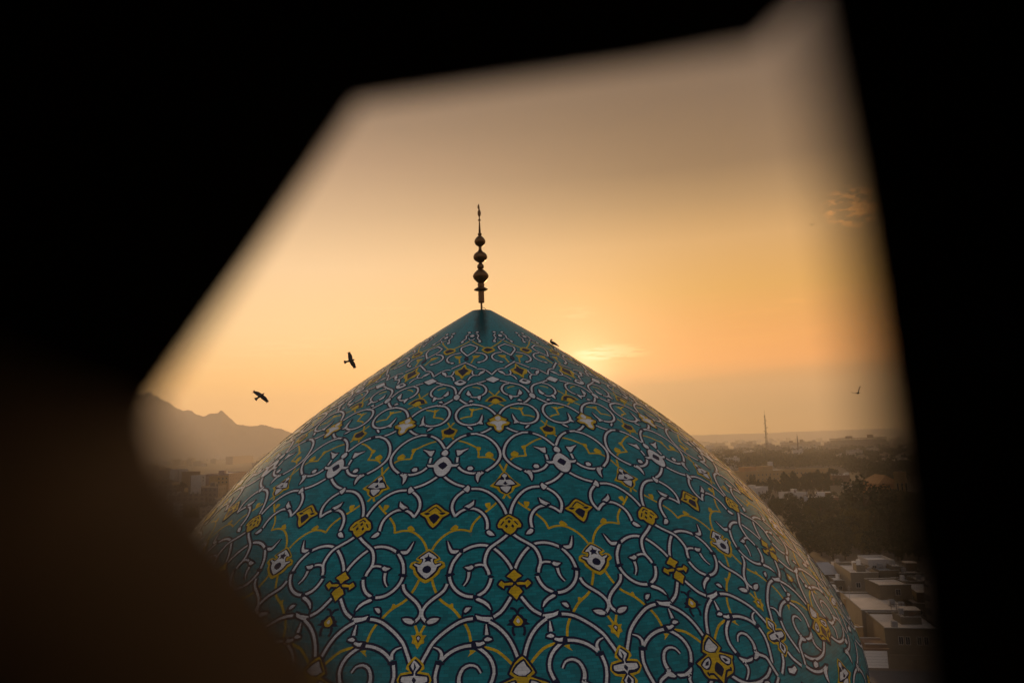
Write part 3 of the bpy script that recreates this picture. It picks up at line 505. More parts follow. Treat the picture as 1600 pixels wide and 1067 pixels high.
["scroll","H",[["l",0,[[-0.1491,15.287],[-0.1731,15.346],[-0.2045,15.401],[-0.2487,15.381],[-0.2305,15.452],[-0.1909,15.452],[-0.1631,15.397]]],["t",[0.08,0.03],[[-0.1717,15.404],[-0.1854,15.542],[-0.1765,15.669],[-0.1438,15.813]]]]],
["scroll","H",[["b",0.078,[[-0.3889,14.728],[-0.4033,15.052],[-0.3884,15.354],[-0.367,15.619]]]]],
["scroll","H",[["b",0.078,[[-0.3405,15.705],[-0.299,15.834],[-0.2347,15.911],[-0.1714,15.904],[-0.1334,15.86],[-0.0917,15.751],[-0.0548,15.608]]]]],
["scroll","H",[["t",[0.03,0.085],[[-0.191,14.988],[-0.2098,14.861],[-0.2431,14.824],[-0.2747,14.89],[-0.2915,15.05],[-0.2905,15.189],[-0.2797,15.313]]],["l",0,[[-0.2525,15.42],[-0.2658,15.441],[-0.2974,15.394],[-0.3017,15.321],[-0.2826,15.285]]]]],
["scroll","H",[["b",0.078,[[-0.2978,15.368],[-0.3401,15.465],[-0.3513,15.625],[-0.362,15.793],[-0.3704,15.909]]]]],
["rosette","B",[["h","w",[[-0.5,15.869],[-0.4717,15.837],[-0.4657,15.924],[-0.5,15.989]]]]],
["scroll","H",[["b",0.078,[[-0.4745,15.502],[-0.458,15.662],[-0.4268,15.814],[-0.4077,15.895]]]]],
["blossom","A",[["h","o",[[0.0055,14.689],[-0.0312,14.817],[-0.0597,15.032],[-0.0375,15.105],[-0.0736,15.176],[-0.1172,15.253],[-0.0991,15.337],[-0.0917,15.485],[-0.0757,15.591],[-0.0285,15.648],[-0.0019,15.782]]],["h","n",[[0.0125,14.737],[-0.0277,14.845],[-0.0493,14.994],[-0.0218,15.087],[0.0201,15.109]]],["h","w",[[0.0099,14.789],[-0.0204,14.88],[-0.0399,14.998],[-0.0148,15.073],[0.0248,15.074]]],["q","n",[[-0.0331,15.151],[-0.0686,15.192],[-0.0996,15.294],[-0.0828,15.405],[-0.0582,15.427],[-0.0309,15.308],[-0.0251,15.223]]],["q","w",[[-0.0397,15.185],[-0.0648,15.223],[-0.0902,15.31],[-0.0739,15.395],[-0.0538,15.364],[-0.0361,15.264]]],["q","k",[[-0.0452,15.247],[-0.0625,15.266],[-0.0742,15.327],[-0.0542,15.335]]],["h","n",[[0.0007,15.296],[-0.0182,15.368],[-0.0292,15.475],[-0.0004,15.618]]],["m",0.05,[[-0.0713,15.466],[-0.0713,15.527],[-0.0419,15.527],[-0.0039,15.773]]]]],
["blossom","B",[["h","y",[[-0.5062,14.627],[-0.463,14.776],[-0.4562,14.88],[-0.4738,14.939],[-0.433,14.97],[-0.4184,15.112],[-0.4391,15.245],[-0.4724,15.285],[-0.4556,15.396],[-0.4795,15.511],[-0.5107,15.604]]],["h","n",[[-0.5018,14.68],[-0.4676,14.824],[-0.4776,14.92],[-0.4881,14.972],[-0.4343,15.014],[-0.4273,15.136],[-0.4518,15.221],[-0.4901,15.237],[-0.4692,15.345],[-0.478,15.474],[-0.5087,15.561]]],["h","w",[[-0.5089,14.708],[-0.4784,14.833],[-0.4957,14.935],[-0.495,15.022],[-0.4412,15.041],[-0.4394,15.136],[-0.4622,15.166],[-0.4883,15.161],[-0.5009,15.246],[-0.4777,15.353],[-0.4849,15.46],[-0.5096,15.512]]],["h","k",[[-0.5081,14.753],[-0.4947,14.857],[-0.5092,14.962]]],["h","k",[[-0.503,15.046],[-0.4895,15.104],[-0.4988,15.18]]],["h","k",[[-0.4988,15.279],[-0.4877,15.379],[-0.5027,15.463]]]]]]
COLM = {'w': WHITE, 'n': NAVY, 'y': YELLOW}
def flip(pts, sym): return [((-1 - a) if sym == 'B' else -a, b) for a, b in pts]
def build_motif(i, name, sym, els, mirror, ds):
    lay = {'w': Lay(), 'n': Lay(), 'y': Lay()}; e_ = 7e-5 if mirror else 0.0
    band_h = .0035 + .0003 * (i % 25); top = .0122 + e_; arg_k = .86
    def S(p): return [(a, b + ds) for a, b in p]
    first = True
    for j, (kd, arg, pts) in enumerate(els):
        P = S(pts)
        if mirror: P = flip(P, 'A')
        vs = [P] if sym == 'H' else [P, flip(P, sym)]
        ee = [0, 3.5e-5]
        if kd == 'b':
            for q, e in zip(vs, ee): lay['n'].stroke(q, arg * .79 + OUT, band_h + e_ + e); lay['w'].stroke(q, arg * .79 if kd == 'b' else arg, band_h + .00015 + e_ + e)
        elif kd == 't':
            for q, e in zip(vs, ee): lay['n'].stroke(q, [arg[0] + OUT * .8, arg[1] + OUT], band_h + e_ + e); lay['w'].stroke(q, arg * .79 if kd == 'b' else arg, band_h + .00015 + e_ + e)
        elif kd == 'l':
            for q, e in zip(vs, ee): lay['n'].stroke(q, OUT, band_h + .0002 + e_ + e, True); lay['w'].poly(q, band_h + .0004 + e_ + e)
        elif kd == 'y':
            for q, e in zip(vs, ee): lay['y'].stroke(q, arg, .0016 + e_ + e + (.0002 * j if sym == 'H' else 0))
        elif kd == 'n':
            for q, e in zip(vs, ee): lay['n'].stroke(q, arg, .0112 + e_ + e)
        elif kd == 'p':
            h = .0026 + .0002 * j + e_ if arg == 'y' else .0116 + e_
            lay[arg].poly(P, h)
        elif kd == 'h':
            full = P + [q for q in flip(P, sym)[::-1]][1:-1] if True else P
            c = {'o': 'y', 'Y': 'y', 'k': 'n'}.get(arg, arg)
            top += .0005
            if arg == 'o' or (arg == 'w' and first): lay['n'].stroke(full, OUT, top - .00025, True)
            lay[c].poly(full, top); first = False
        elif kd in 'qs':
            c = {'k': 'n', 'o': 'y'}.get(arg, arg); top += .0005
            for q, e in zip(vs, ee):
                if kd == 's': lay['n'].stroke(q, OUT, top - .00025 + e, True)
                lay[c].poly(q, top + e)
        elif kd in 'mg':
            top += .0005
            for q, e in zip(vs, ee): lay['n' if kd == 'm' else 'y'].stroke(q, arg, top + e)
    return [(c, lay[c]) for c in ('w', 'y', 'n') if lay[c].n]
SUBN = {'w': 'petal', 'y': 'border', 'n': 'outline'}
def inlay():
    rest_v = []; rest_f = []; rest_uv = []; rest_m = []; nb = 0
    jobs = [(i, n, s, e, 0.0) for i, (n, s, e) in enumerate(MOTIFS)]
    for i, (n, s, e) in enumerate(MOTIFS):
        ss = [q[1] for x in e for q in x[2]]
        if 9.35 < min(ss) and max(ss) < 15.6: jobs.append((i, n, s, e, 6.35))
    for i, name, sym, els, ds in jobs:
        for mirror in ((False, True) if sym == 'H' else (False,)):
            lays = build_motif(i, name, sym, els, mirror, ds)
            if name == 'tendril': lays = sorted(lays, key=lambda q: q[0] != 'y')
            if name == 'knot': lays = sorted(lays, key=lambda q: q[0] != 'n')
            mes = [(c, l, l.mesh(name if k == 0 else SUBN[c], COLM[c])) for k, (c, l) in enumerate(lays)]
            vis = range(-2, 3) if ds == 0 else range(0, 0)
            for k in range(-8, 8):
                if k in vis:
                    par = dome
                    for q, (c, l, me) in enumerate(mes):
                        o = bpy.data.objects.new(name if q == 0 else SUBN[c], me); link(o, par)
                        if q == 0: o.rotation_euler.z = k * PA; par = o
                else:
                    ca, sa = math.cos(k * PA), math.sin(k * PA); Rm = np.array([[ca, sa, 0], [-sa, ca, 0], [0, 0, 1]])
                    for c, l, me in mes:
                        V = np.concatenate(l.v); rest_v.append(V @ Rm); rest_uv.append(np.concatenate(l.uv)); rest_f += [tuple(x + nb for x in q) for q in l.f]
                        rest_m += ['wyn'.index(c)] * len(l.f); nb += len(V)
    me = mesh('side_inlay', np.concatenate(rest_v), rest_f, [WHITE, YELLOW, NAVY], rest_m); uvset(me, np.concatenate(rest_uv))
    o = obj('side_inlay', me, dome); o['kind'] = 'stuff'
inlay()
# drum and prayer hall under the dome (below the frame)
zb = float(_z[-1]); rb = float(_r[-1])
MB().lathe([(rb, 0), (rb + .02, -.05), (rb - .5, -2.2), (rb - .9, -3.2), (rb - .6, -3.4), (rb - .6, -9.5)], 96).build('drum', BRICKM, dome, (0, 0, zb - .002), smooth=True)
ph = MB().box(-19, 19, -17.5, 19, 0, APEX.z + zb - 12.0).build('prayer_hall', BRICKM, None, (0, DD, .0))
tag(ph, 'brick prayer hall block carrying the tiled dome', 'building')

# finial
BRONZE = mat('bronze', (.16, .085, .035), .42, .3, 6.0, .2, metal=.85)
def finial():
    K = 1 / 211.0; prof0 = [(985, 8), (922, 8)]
    o = empty('finial', APEX + Vector((0, 0, 0.02))); tag(o, 'dark bronze finial with three stacked bulbs on the dome top', 'finial')
    Z = lambda y: (985 - y) * K
    MB().lathe([(8 * K, -.05), (8 * K, Z(915))], 12).build('rod', BRONZE, o)
    MB().lathe([(w * K, Z(y)) for y, w in [(919, 22), (917, 24), (826, 24), (824, 22)]], 20).build('sleeve', BRONZE, o, smooth=False)
    MB().lathe([(w * K, Z(y)) for y, w in [(823, 26), (814, 58), (810, 57), (800, 42), (790, 26), (784, 25), (776, 28), (766, 27), (757, 24)]], 24).build('flange', BRONZE, o, smooth=True)
    def bulb(p): return MB().lathe([(w * K, Z(y)) for y, w in p], 28).build('bulb', BRONZE, o, smooth=True)
    bulb([(756, 23), (748, 32), (738, 42), (722, 57), (708, 63), (699, 64.5), (688, 61), (672, 50), (655, 34), (645, 22), (641, 19)])
    MB().lathe([(w * K, Z(y)) for y, w in [(640, 20), (634, 26), (622, 28), (612, 27), (604, 22), (596, 14), (588, 13)]], 20).build('collar', BRONZE, o, smooth=True)
    bulb([(587, 16), (580, 28), (568, 45), (556, 54), (544, 57), (532, 55.5), (518, 49), (506, 36), (496, 22), (489, 17)])
    MB().lathe([(w * K, Z(y)) for y, w in [(488, 16), (478, 12.5), (460, 12), (452, 14)]], 16).build('neck', BRONZE, o, smooth=True)
    bulb([(451, 16), (444, 28), (434, 38), (422, 44), (411, 46), (398, 42), (385, 34), (372, 22), (363, 12)])
    MB().lathe([(w * K, Z(y)) for y, w in [(362, 11), (354, 16), (349, 17), (343, 14), (336, 8)]], 16).build('collar', BRONZE, o, smooth=True)
    MB().lathe([(w * K, Z(y)) for y, w in [(335, 9), (280, 7), (241, 4.5), (237, 9), (232, 12.5), (227, 9), (222, 5), (206, 4)]], 14).build('spire', BRONZE, o, smooth=True)
    cr_ = MB().lathe([(w * K, Z(y)) for y, w in [(207, 2), (198, 8), (186, 12.5), (172, 14), (160, 12.5), (150, 9), (141, 5)]], 14).build('crest', BRONZE, o, smooth=True); cr_.scale = (1, .35, 1)
    MB().tube([(0, 0, Z(140)), (-4 * K, 0, Z(128)), (-5 * K, 0, Z(112)), (-2 * K, 0, Z(94))], [5 * K, 9 * K, 8 * K, 1.5 * K], 8).build('crest_tip', BRONZE, o)
    MB().tube([(8 * K, -.02, Z(958)), (22 * K, -.03, Z(962)), (34 * K, -.04, Z(975)), (44 * K, -.05, Z(992))], .012, 6).build('cable', BRONZE, o)
finial()

# ------------------------------------------------------------------ birds
CROW = mat('crow_feather', (.012, .010, .009), .6, .2, 30.0)
def flying_crow(px, py, dist, head, tail, tipa, tipb, label, scale=1.0, chord=.30):
    """head, tail, wing tips: offsets in metres on a frame facing back to the gallery (right, up, away)"""
    c = atd(px, py, dist)
    def W(p): return CR * p[0] + CU * p[1] + CF * p[2]
    h, t = W(head), W(tail); ax = (h - t).normalized(); ln = (h - t).length
    m = MB(); prof = [(0, .030), (.10, .045), (.3, .062), (.52, .075), (.72, .062), (.82, .045), (.88, .046), (.94, .032), (1.0, .004)]
    m.tube([t.lerp(h, a) for a, r in prof], [r * scale for a, r in prof], 10)
    # beak
    m.tube([h - ax * .02, h + ax * .05], [.016, .002], 6)
    sh = t.lerp(h, .62)
    for tip in (tipa, tipb):
        tp = W(tip); d = tp - sh; wl = d.length; side = d.normalized(); fw = (ax - side * ax.dot(side)).normalized(); up = side.cross(fw).normalized()
        stations = [(0, .07, -.13), (.2, .085, -.15), (.42, .10, -.14), (.58, .085, -.12), (.72, .055, -.11), (.84, .02, -.10)]
        v = []; f = []
        for a, lead, trail in stations:
            p = sh + side * wl * a; lift = up * (.05 * math.sin(a * 3))
            k = chord / .30 * scale
            v += [p + fw * lead * k + lift, p + fw * (lead + trail) / 2 * k + lift + up * .012, p + fw * trail * k + lift, p + fw * (lead + trail) / 2 * k + lift - up * .012]
        for i in range(len(stations) - 1):
            for q in range(4): f.append((i * 4 + q, i * 4 + (q + 1) % 4, i * 4 + 4 + (q + 1) % 4, i * 4 + 4 + q))
        m.add(v, f)
        for q in range(5):   # primary feathers
            b = sh + side * wl * (.80 + .01 * q) + fw * (.05 - .035 * q) * chord / .3 * scale
            e = sh + side * wl * (1.0 - .035 * abs(q - 1)) + fw * (.02 - .06 * q) * chord / .3 * scale
            s_ = fw * .022 * scale
            m.add([b - s_ + up * .004, b + s_ + up * .004, e, b - up * .006], [(0, 1, 2), (1, 3, 2), (3, 0, 2), (0, 3, 1)])
    # tail fan
    sd = ax.cross(CF).normalized()
    p0 = t + ax * .06
    for q in range(-2, 3):
        e = t - ax * (.15 - .012 * abs(q)) + sd * .042 * q; w_ = sd * .022
        m.add([p0 - w_ + CF * .006, p0 + w_ + CF * .006, e + w_, e - w_, p0 - CF * .006], [(0, 1, 2, 3), (0, 3, 4), (4, 2, 1), (3, 2, 4)])
    mid = (h + t) / 2
    o = m.build('crow', CROW, None, c, smooth=False)
    return tag(o, label, 'bird', 'crows flying over the city')
k1 = 40 / FPX
flying_crow(406, 619, 40, (6.0 * k1, 4.2 * k1, .08), (-3.4 * k1, -2.8 * k1, -.05), (-12.5 * k1, 9 * k1, .12), (13.5 * k1, -10 * k1, .10), 'lower left crow flying with wings spread towards the mountains', 1.0, .28)
flying_crow(547, 563, 40, (6.5 * k1, 1.2 * k1, .05), (-5.2 * k1, -2.0 * k1, -.05), (-2 * k1, 14.5 * k1, .10), (8.5 * k1, -13 * k1, .12), 'crow flying upright near the left slope of the dome', 1.0, .29)
k3 = 62 / FPX
flying_crow(1341, 613, 62, (3 * k3, -1 * k3, .15), (-3 * k3, -1.0 * k3, -.2), (5 * k3, 10 * k3, .1), (-11 * k3, .6 * k3, .1), 'crow flying alone over the city right of the dome', 1.0, .30)
k4 = 150 / FPX
flying_crow(1269, 351, 150, (.5 * k4, .2 * k4, .3), (-.5 * k4, -.1 * k4, -.2), (-4.2 * k4, .4 * k4, .1), (4.2 * k4, .5 * k4, .1), 'tiny far bird high in the sky right of the finial', 1.6, .6)
def perched():
    p = atd(863.0, 543.0, 27.2); k = 1.15 * 27.4 / FPX
    m = MB()
    def W(x, y, z=0): return CR * (x * k) + CU * (y * k) + CF * (z * k)
    ch = [(9.2, 1.2, .35), (7, 2.9, .8), (4.6, 4.4, 1.45), (2.2, 5.6, 2.0), (0, 6.6, 2.1), (-1.7, 7.7, 1.75), (-2.3, 9.0, 1.3), (-2.0, 10.0, 1.25), (-1.2, 10.7, 1.05), (-.2, 10.7, .5), (1.0, 10.3, .1)]
    m.tube([W(x, y) for x, y, r in ch], [r * k for x, y, r in ch], 10)
    for s in (-.7, .7):
        m.tube([W(.6, 5.0, s), W(-.4, 3.0, s), W(.2 + s, -.6, s)], [.7 * k, .35 * k, .25 * k], 6)
        m.tube([W(-1.2 + s, -.2, s), W(1.2 + s, -1.2, s)], .22 * k, 5)
        m.add([W(-1.6, 8.2, s * 2.4), W(1.2, 7.4, s * 2.8), W(8.2, 1.8, s * .8), W(4, 3.6, s * 2.2), W(0, 5.4, s * 2.6)], [(0, 1, 2, 3, 4)])
    o = m.build('crow', CROW, None, p, smooth=True)
    tag(o, 'black crow perched on the right slope of the dome', 'bird')
perched()
# ------------------------------------------------------------------ city
MUD = mat('pale_render', (.17, .14, .10), .92, .22, .6, .3, rnd=.08)
BRK = mat('yellow_brick', (.14, .108, .07), .92, .25, .8, .3, rnd=.08)
ROOF = mat('roof_felt', (.60, .53, .45), .95, .25, .35, .2, rnd=.08)
WROOF = mat('white_roof', (.68, .64, .58), .9, .2, .4)
GREY = mat('grey_metal', (.28, .29, .31), .55, .2, .3, metal=.2)
BROWN = mat('brown_wall', (.15, .085, .05), .9, .3, .5)
OCHRE = mat('ochre_wall', (.30, .19, .08), .92, .2, .3)
ORANGE = mat('orange_wall', (.34, .17, .065), .92, .2, .3)
PINK = mat('pinkish_wall', (.26, .18, .15), .92, .2, .2)
PALE = mat('pale_wall', (.44, .41, .38), .9, .15, .2)
GLASS = mat('window_glass', (.018, .02, .024), .12, .2, 2.0)
FRAME = mat('window_frame', (.30, .28, .26), .6, .1, 3.0)
ASPH = mat('asphalt', (.055, .055, .06), .9, .3, .5)
KERB = mat('kerb_stone', (.38, .37, .35), .85, .2, 1.0)
DOORW = mat('white_door', (.66, .62, .57), .55, .1, 2.0)
BARK = mat('bark', (.06, .042, .03), .95, .3, 3.0)
def box_obj(name, m, par, *a): return MB().box(*a).build(name, m, par)
def win(par, x, z, w, h, y=0.0, cols=2, mf=None):
    """a window in a wall face at local y, looking to -Y: reveal frame, glass and mullions"""
    f = MB(); t = .12
    f.box(x, x + w, y - .06, y + .05, z, z + t); f.box(x, x + w, y - .06, y + .05, z + h - t, z + h)
    f.box(x, x + t, y - .058, y + .05, z + t, z + h - t); f.box(x + w - t, x + w, y - .058, y + .05, z + t, z + h - t)
    for c in range(1, cols): xx = x + w * c / cols; f.box(xx - .04, xx + .04, y - .056, y + .05, z + t, z + h - t)
    o = f.build('window', mf or FRAME, par)
    MB().box(x + t, x + w - t, y - .03, y - .012, z + t, z + h - t).build('pane', GLASS, o)
    return o
def house(name, l, r, h, depth, label, wall, roof, cat='house', wins=(), par_h=.7, z0=0.0, group=None, extras=(), gable=None):
    """l, r: plan points of the front wall's ends; local X runs along the front, local Y away from the street"""
    l = Vector((l.x, l.y, 0)); r = Vector((r.x, r.y, 0)); d = r - l; W = d.length; rz = math.atan2(d.y, d.x)
    o = empty(name, (l.x, l.y, z0), rz); tag(o, label, cat, group)
    H = h - z0
    if gable:
        MB().box(0, W, 0, depth, 0, H).build('wall', wall, o)
        g = MB(); ov = .4; rh = gable
        g.add([(-ov, -ov, H + .02), (W + ov, -ov, H + .02), (W + ov, depth + ov, H + .02), (-ov, depth + ov, H + .02), (W * .18, depth / 2, H + rh), (W * .82, depth / 2, H + rh)], [(0, 1, 5, 4), (1, 2, 5), (2, 3, 4, 5), (3, 0, 4), (3, 2, 1, 0)])
        g.build('roof', roof, o)
        MB().tube([(W * .18, depth / 2, H + rh + .02), (W * .82, depth / 2, H + rh + .02)], .15, 6).build('ridge', roof, o)
    else:
        MB().box(0, W, 0, depth, 0, H - .05).build('wall', wall, o)
        MB().box(.24, W - .24, .24, depth - .24, H - .048, H).build('roof', roof, o)
        p = MB(); t = .25; e = .03
        p.box(-e, W + e, -e, t, H - .047, H + par_h); p.box(-e, W + e, depth - t, depth + e, H - .047, H + par_h)
        p.box(-e, t, t + .002, depth - t - .002, H - .045, H + par_h - .004); p.box(W - t, W + e, t + .002, depth - t - .002, H - .045, H + par_h - .004)
        p.build('parapet', wall, o)
        MB().box(-e - .06, W + e + .06, -e - .06, t + .06, H + par_h + .002, H + par_h + .08).build('coping', KERB, o)
        MB().box(-e - .06, W + e + .06, depth - t - .06, depth + e + .06, H + par_h + .002, H + par_h + .08).build('coping', KERB, o)
    for w in wins: win(o, *w)
    for kd, *a in extras:
        if kd == 'stair':   # stair house on the roof
            x, y, w, dd, hh = a; s = MB().box(x, x + w, y, y + dd, H + .002, H + hh).build('stair_house', wall, o)
            MB().box(x - .15, x + w + .15, y - .15, y + dd + .15, H + hh + .002, H + hh + .18).build('roof_slab', roof, s)
            MB().box(x + w * .3, x + w * .3 + .9, y - .05, y - .002, H + .05, H + 2.1).build('door', BROWN, s)
        elif kd == 'cooler':
            x, y = a; s = MB().box(x, x + 1.1, y, y + 1.0, H + .35, H + 1.45).build('cooler', GREY, o)
            f = MB()
            for q in range(6): f.box(x + .08, x + 1.02, y - .03, y - .002, H + .45 + q * .16, H + .53 + q * .16)
            f.build('grille', FRAME, s)
            g = MB()
            for ax_, ay_ in ((.05, .05), (.95, .05), (.05, .85), (.95, .85)): g.box(x + ax_, x + ax_ + .1, y + ay_, y + ay_ + .1, H + .001, H + .35)
            g.build('stand', FRAME, s)
        elif kd == 'dish':
            x, y = a; MB().tube([(x, y, H), (x, y, H + 1.0), (x - .1, y + .2, H + 1.2)], .05, 6).build('dish_pole', FRAME, o)
            MB().lathe([(.05, 0), (.35, .06), (.62, .2), (.75, .36), (.73, .38), (.6, .23), (.33, .09), (.04, .03)], 18).build('dish', GREY, o, (x - .1, y + .2, H + 1.2)).rotation_euler = (-.8, .3, .5)
        elif kd == 'tank':
            x, y = a; MB().lathe([(.5, 0), (.62, .06), (.62, 1.3), (.5, 1.45), (.12, 1.5), (.12, 1.58)], 18).build('water_tank', WROOF, o, (x, y, H + .002), smooth=False)
        elif kd == 'pole':
            x, y, hh = a; MB().tube([(x, y, H), (x, y, H + hh)], .05, 6).tube([(x - .6, y, H + hh * .9), (x + .6, y, H + hh * .9)], .025, 5).tube([(x - .4, y, H + hh * .75), (x + .4, y, H + hh * .75)], .025, 5).build('aerial', FRAME, o)
        elif kd == 'rack':
            x, y, w = a; m_ = MB()
            for q in range(5): m_.tube([(x + w * q / 4, y, H), (x + w * q / 4, y, H + 1.9)], .06, 5)
            m_.tube([(x, y, H + 1.5), (x + w, y, H + 1.5)], .05, 5).build('clothes_rack', BROWN, o)
        elif kd == 'door':
            x, w, hh = a; MB().box(x, x + w, -.07, -.004, .02, hh).build('door', BROWN, o)
        elif kd == 'block':
            x, y, w, dd, hh, mm = a; MB().box(x, x + w, y, y + dd, H + .003, H + hh).build('roof_room', mm, o)
    return o
def hs(name, xl, yl, xr, yr, h, depth, *a, **k): return house(name, at(xl, yl, h), at(xr, yr, h), h, depth, *a, **k)

def wid_(xl, yl, xr, yr, h): return (at(xl, yl, h) - at(xr, yr, h)).length
hs('house', 1270, 898, 1321, 896.5, 5.0, 15, 'house with hipped grey metal roof touching the dome edge', BRK, GREY, gable=2.2, wins=[(3, 1.2, 1.4, 1.4), (6, 1.2, 1.4, 1.4)])
hs('house', 1283, 915, 1304, 913, 4.0, 7, 'small flat roofed house below the grey metal roof', MUD, ROOF, extras=[('cooler', 1.2, 2), ('tank', 3.0, 4.5)])
hs('house', 1329, 899.5, 1373, 899.5, 7.0, 18, 'pale flat roofed house with a satellite dish behind tall parapets', MUD, ROOF, extras=[('dish', 6.2, 3.0), ('pole', 1.0, 17, 2.2), ('tank', 5.2, 16)], wins=[(1.2, 3.8, 1.3, 1.5), (4.6, 3.8, 1.3, 1.5)], par_h=.9)
hs('house', 1375, 895, 1405, 894.5, 6.6, 13, 'house with bluish roof beside the dish roof house', BRK, GREY, extras=[('cooler', 2.6, 7), ('cooler', 1.0, 9.5)], wins=[(1, 3.6, 1.2, 1.4)])
hs('house', 1357, 878.5, 1397, 878, 8.2, 9, 'long low white house behind the dish roof house', PALE, WROOF, wins=[(1 + 1.9 * q, 6.1, 1.2, 1.3) for q in range(4)])
hs('house', 1406, 899, 1446, 899, 6.2, 14, 'shadowy flat house right of the bluish roof', BRK, ROOF, extras=[('cooler', 2, 4), ('stair', 4, 7, 3, 3, 2.3)])
big = hs('house', 1346, 955, 1426, 956, 6.5, 20, 'wide pale flat roof house with clothes rack in the foreground row', MUD, ROOF, par_h=.35, extras=[('rack', 6.6, .9, 4.4), ('pole', .6, 13, 3.2), ('cooler', 9.0, 3.2), ('cooler', 7.6, 5.5)], wins=[(1.2, 3.6, 1.2, 1.4), (8, 3.6, 1.2, 1.4)])
hs('annex', 1318, 935, 1347, 951, 6.0, 8, 'narrow angled annex left of the wide pale roof', OCHRE, ROOF, 'house', par_h=.2, wins=[(2.0, 3.4, 1.0, 1.3)])
hs('upper_storey', 1374, 915.5, 1424, 914.5, 9.7, 8.5, 'upper storey with one window standing on the wide pale roof', BRK, ROOF, 'house', z0=6.51, wins=[(3.7, 1.0, 1.25, 1.5)], par_h=.25)
hs('house', 1333, 982, 1348.5, 981, 5.2, 10, 'slim white roofed house touching the dome edge', OCHRE, WROOF, par_h=.25, extras=[('tank', 1.0, 7.5)])
hs('house', 1382, 983.5, 1472, 985, 6.2, 14.5, 'large brick house with paired windows at lower right', BRK, ROOF, par_h=.4, wins=[(2.5, 3.3, 1.0, 1.7), (3.8, 3.3, 1.0, 1.7), (6.0, 3.3, 1.0, 1.7), (7.3, 3.3, 1.0, 1.7)], extras=[('cooler', 1.8, .8), ('stair', 6, 7, 3.2, 3.2, 2.4)])
hs('house', 1432, 930, 1490, 931, 7.2, 15, 'dark brick house at the right behind the window jamb', BRK, ROOF, wins=[(1, 4, 1.2, 1.5), (3.4, 4, 1.2, 1.5)])
# smaller houses, lean-tos and yards that fill the quarter
r5 = random.Random(55)
for q, (xl, yl, xr, h, dp, lab, wm, rm) in enumerate([
    (1303, 908, 1326, 4.2, 6, 'small pale lean-to below the hipped metal roof', MUD, WROOF),
    (1345, 908, 1366, 3.8, 5, 'low shed roof in the yard before the dish house', BRK, ROOF),
    (1376, 903, 1392, 4.6, 5, 'tiny roof room before the bluish roof', PALE, WROOF),
    (1394, 886, 1412, 7.6, 6, 'narrow roof room beyond the bluish roof', MUD, WROOF),
    (1338, 884, 1352, 8.6, 4, 'small stair room on the back of the dish house', MUD, WROOF),
    (1306, 884, 1320, 6.5, 6, 'pale box house behind the hipped metal roof', PALE, WROOF),
    (1408, 912, 1432, 5.4, 8, 'low grey roofed house beside the upper storey', BRK, GREY),
    (1426, 944, 1452, 5.6, 9, 'dim flat house right of the wide pale roof', MUD, ROOF),
    (1300, 926, 1317, 3.6, 6, 'low yard room at the dome edge', MUD, WROOF),
    (1408, 966, 1440, 7.4, 5, 'roof room at the back of the large brick house', MUD, WROOF),
    (1358, 965, 1372, 3.4, 4, 'small courtyard shed with pale roof', MUD, WROOF),
    (1440, 912, 1475, 6.8, 10, 'dark house at the right edge of the opening', BRK, ROOF)]):
    W_ = wid_(xl, yl, xr, yl, h)
    hs('house', xl, yl, xr, yl, h, dp, lab, wm, rm, par_h=.3, z0=0.0, wins=[(W_ * .3, h - 2.4, 1.0, 1.2)] if W_ > 3 else [], extras=[('cooler', .6, dp * .45)] if q % 2 else [('tank', W_ * .5, dp * .6)] + ([('pole', W_ * .8, dp * .8, 2.4)] if q % 3 == 0 else []))
# street, kerb, garden wall with gate
def strip(name, pts, z, m): return tag(obj(name, mesh(name, [(p.x, p.y, z) for p in pts], [tuple(range(len(pts)))], m)), kind='structure')
sl, sr = at(1335, 1046, 0), at(1500, 1050, 0); dv = (sr - sl).normalized(); nv = Vector((dv.y, -dv.x, 0))
A = sl - dv * 60; B = sr + dv * 60
strip('street', [A, B, B + nv * 9, A + nv * 9], .004, ASPH)
kb = MB(); q0 = Matrix.Rotation(math.atan2(dv.y, dv.x), 4, 'Z')
kl = (B - A).length
kb.box(0, kl, -9.3, -9.0, 0, .14).build('kerb', KERB, None, A, math.atan2(dv.y, dv.x))['kind'] = 'structure'
wl_ = at(1352, 1043, 0); wr_ = at(1500, 1046.5, 0); wd_ = wr_ - wl_; wrz = math.atan2(wd_.y, wd_.x)
gw = empty('garden_wall', wl_, wrz); tag(gw, 'brick garden wall with a white garage door along the street', 'wall')
gl_ = (at(1389, 1043.8, 0) - wl_).length
MB().box(gl_, wd_.length, 0, .35, 0, 2.6).build('wall', BRK, gw)
MB().box(-.4, .02, 0, .4, 0, 3.5).build('post', BRK, gw); MB().box(gl_ - .02 + .03, gl_ + .5, -.04, .45, 0, 3.5).build('post', BRK, gw)
MB().box(-.4, gl_ + .5, -.05, .5, 3.52, 3.75).build('lintel', BROWN, gw)
gd = MB().box(.05, gl_ - .01, .08, .14, .05, 3.3).build('garage_door', DOORW, gw)
for q in range(1, 6): MB().box(.07, gl_ - .03, .055, .079, .05 + q * .54 - .02, .05 + q * .54 + .02).build('rail', FRAME, gd)
vp = hs('shed', 1352, 1006, 1386, 1006.5, 3.6, 5, 'low dark shed roof behind the white garage door', BROWN, BROWN, 'shed', par_h=.05)

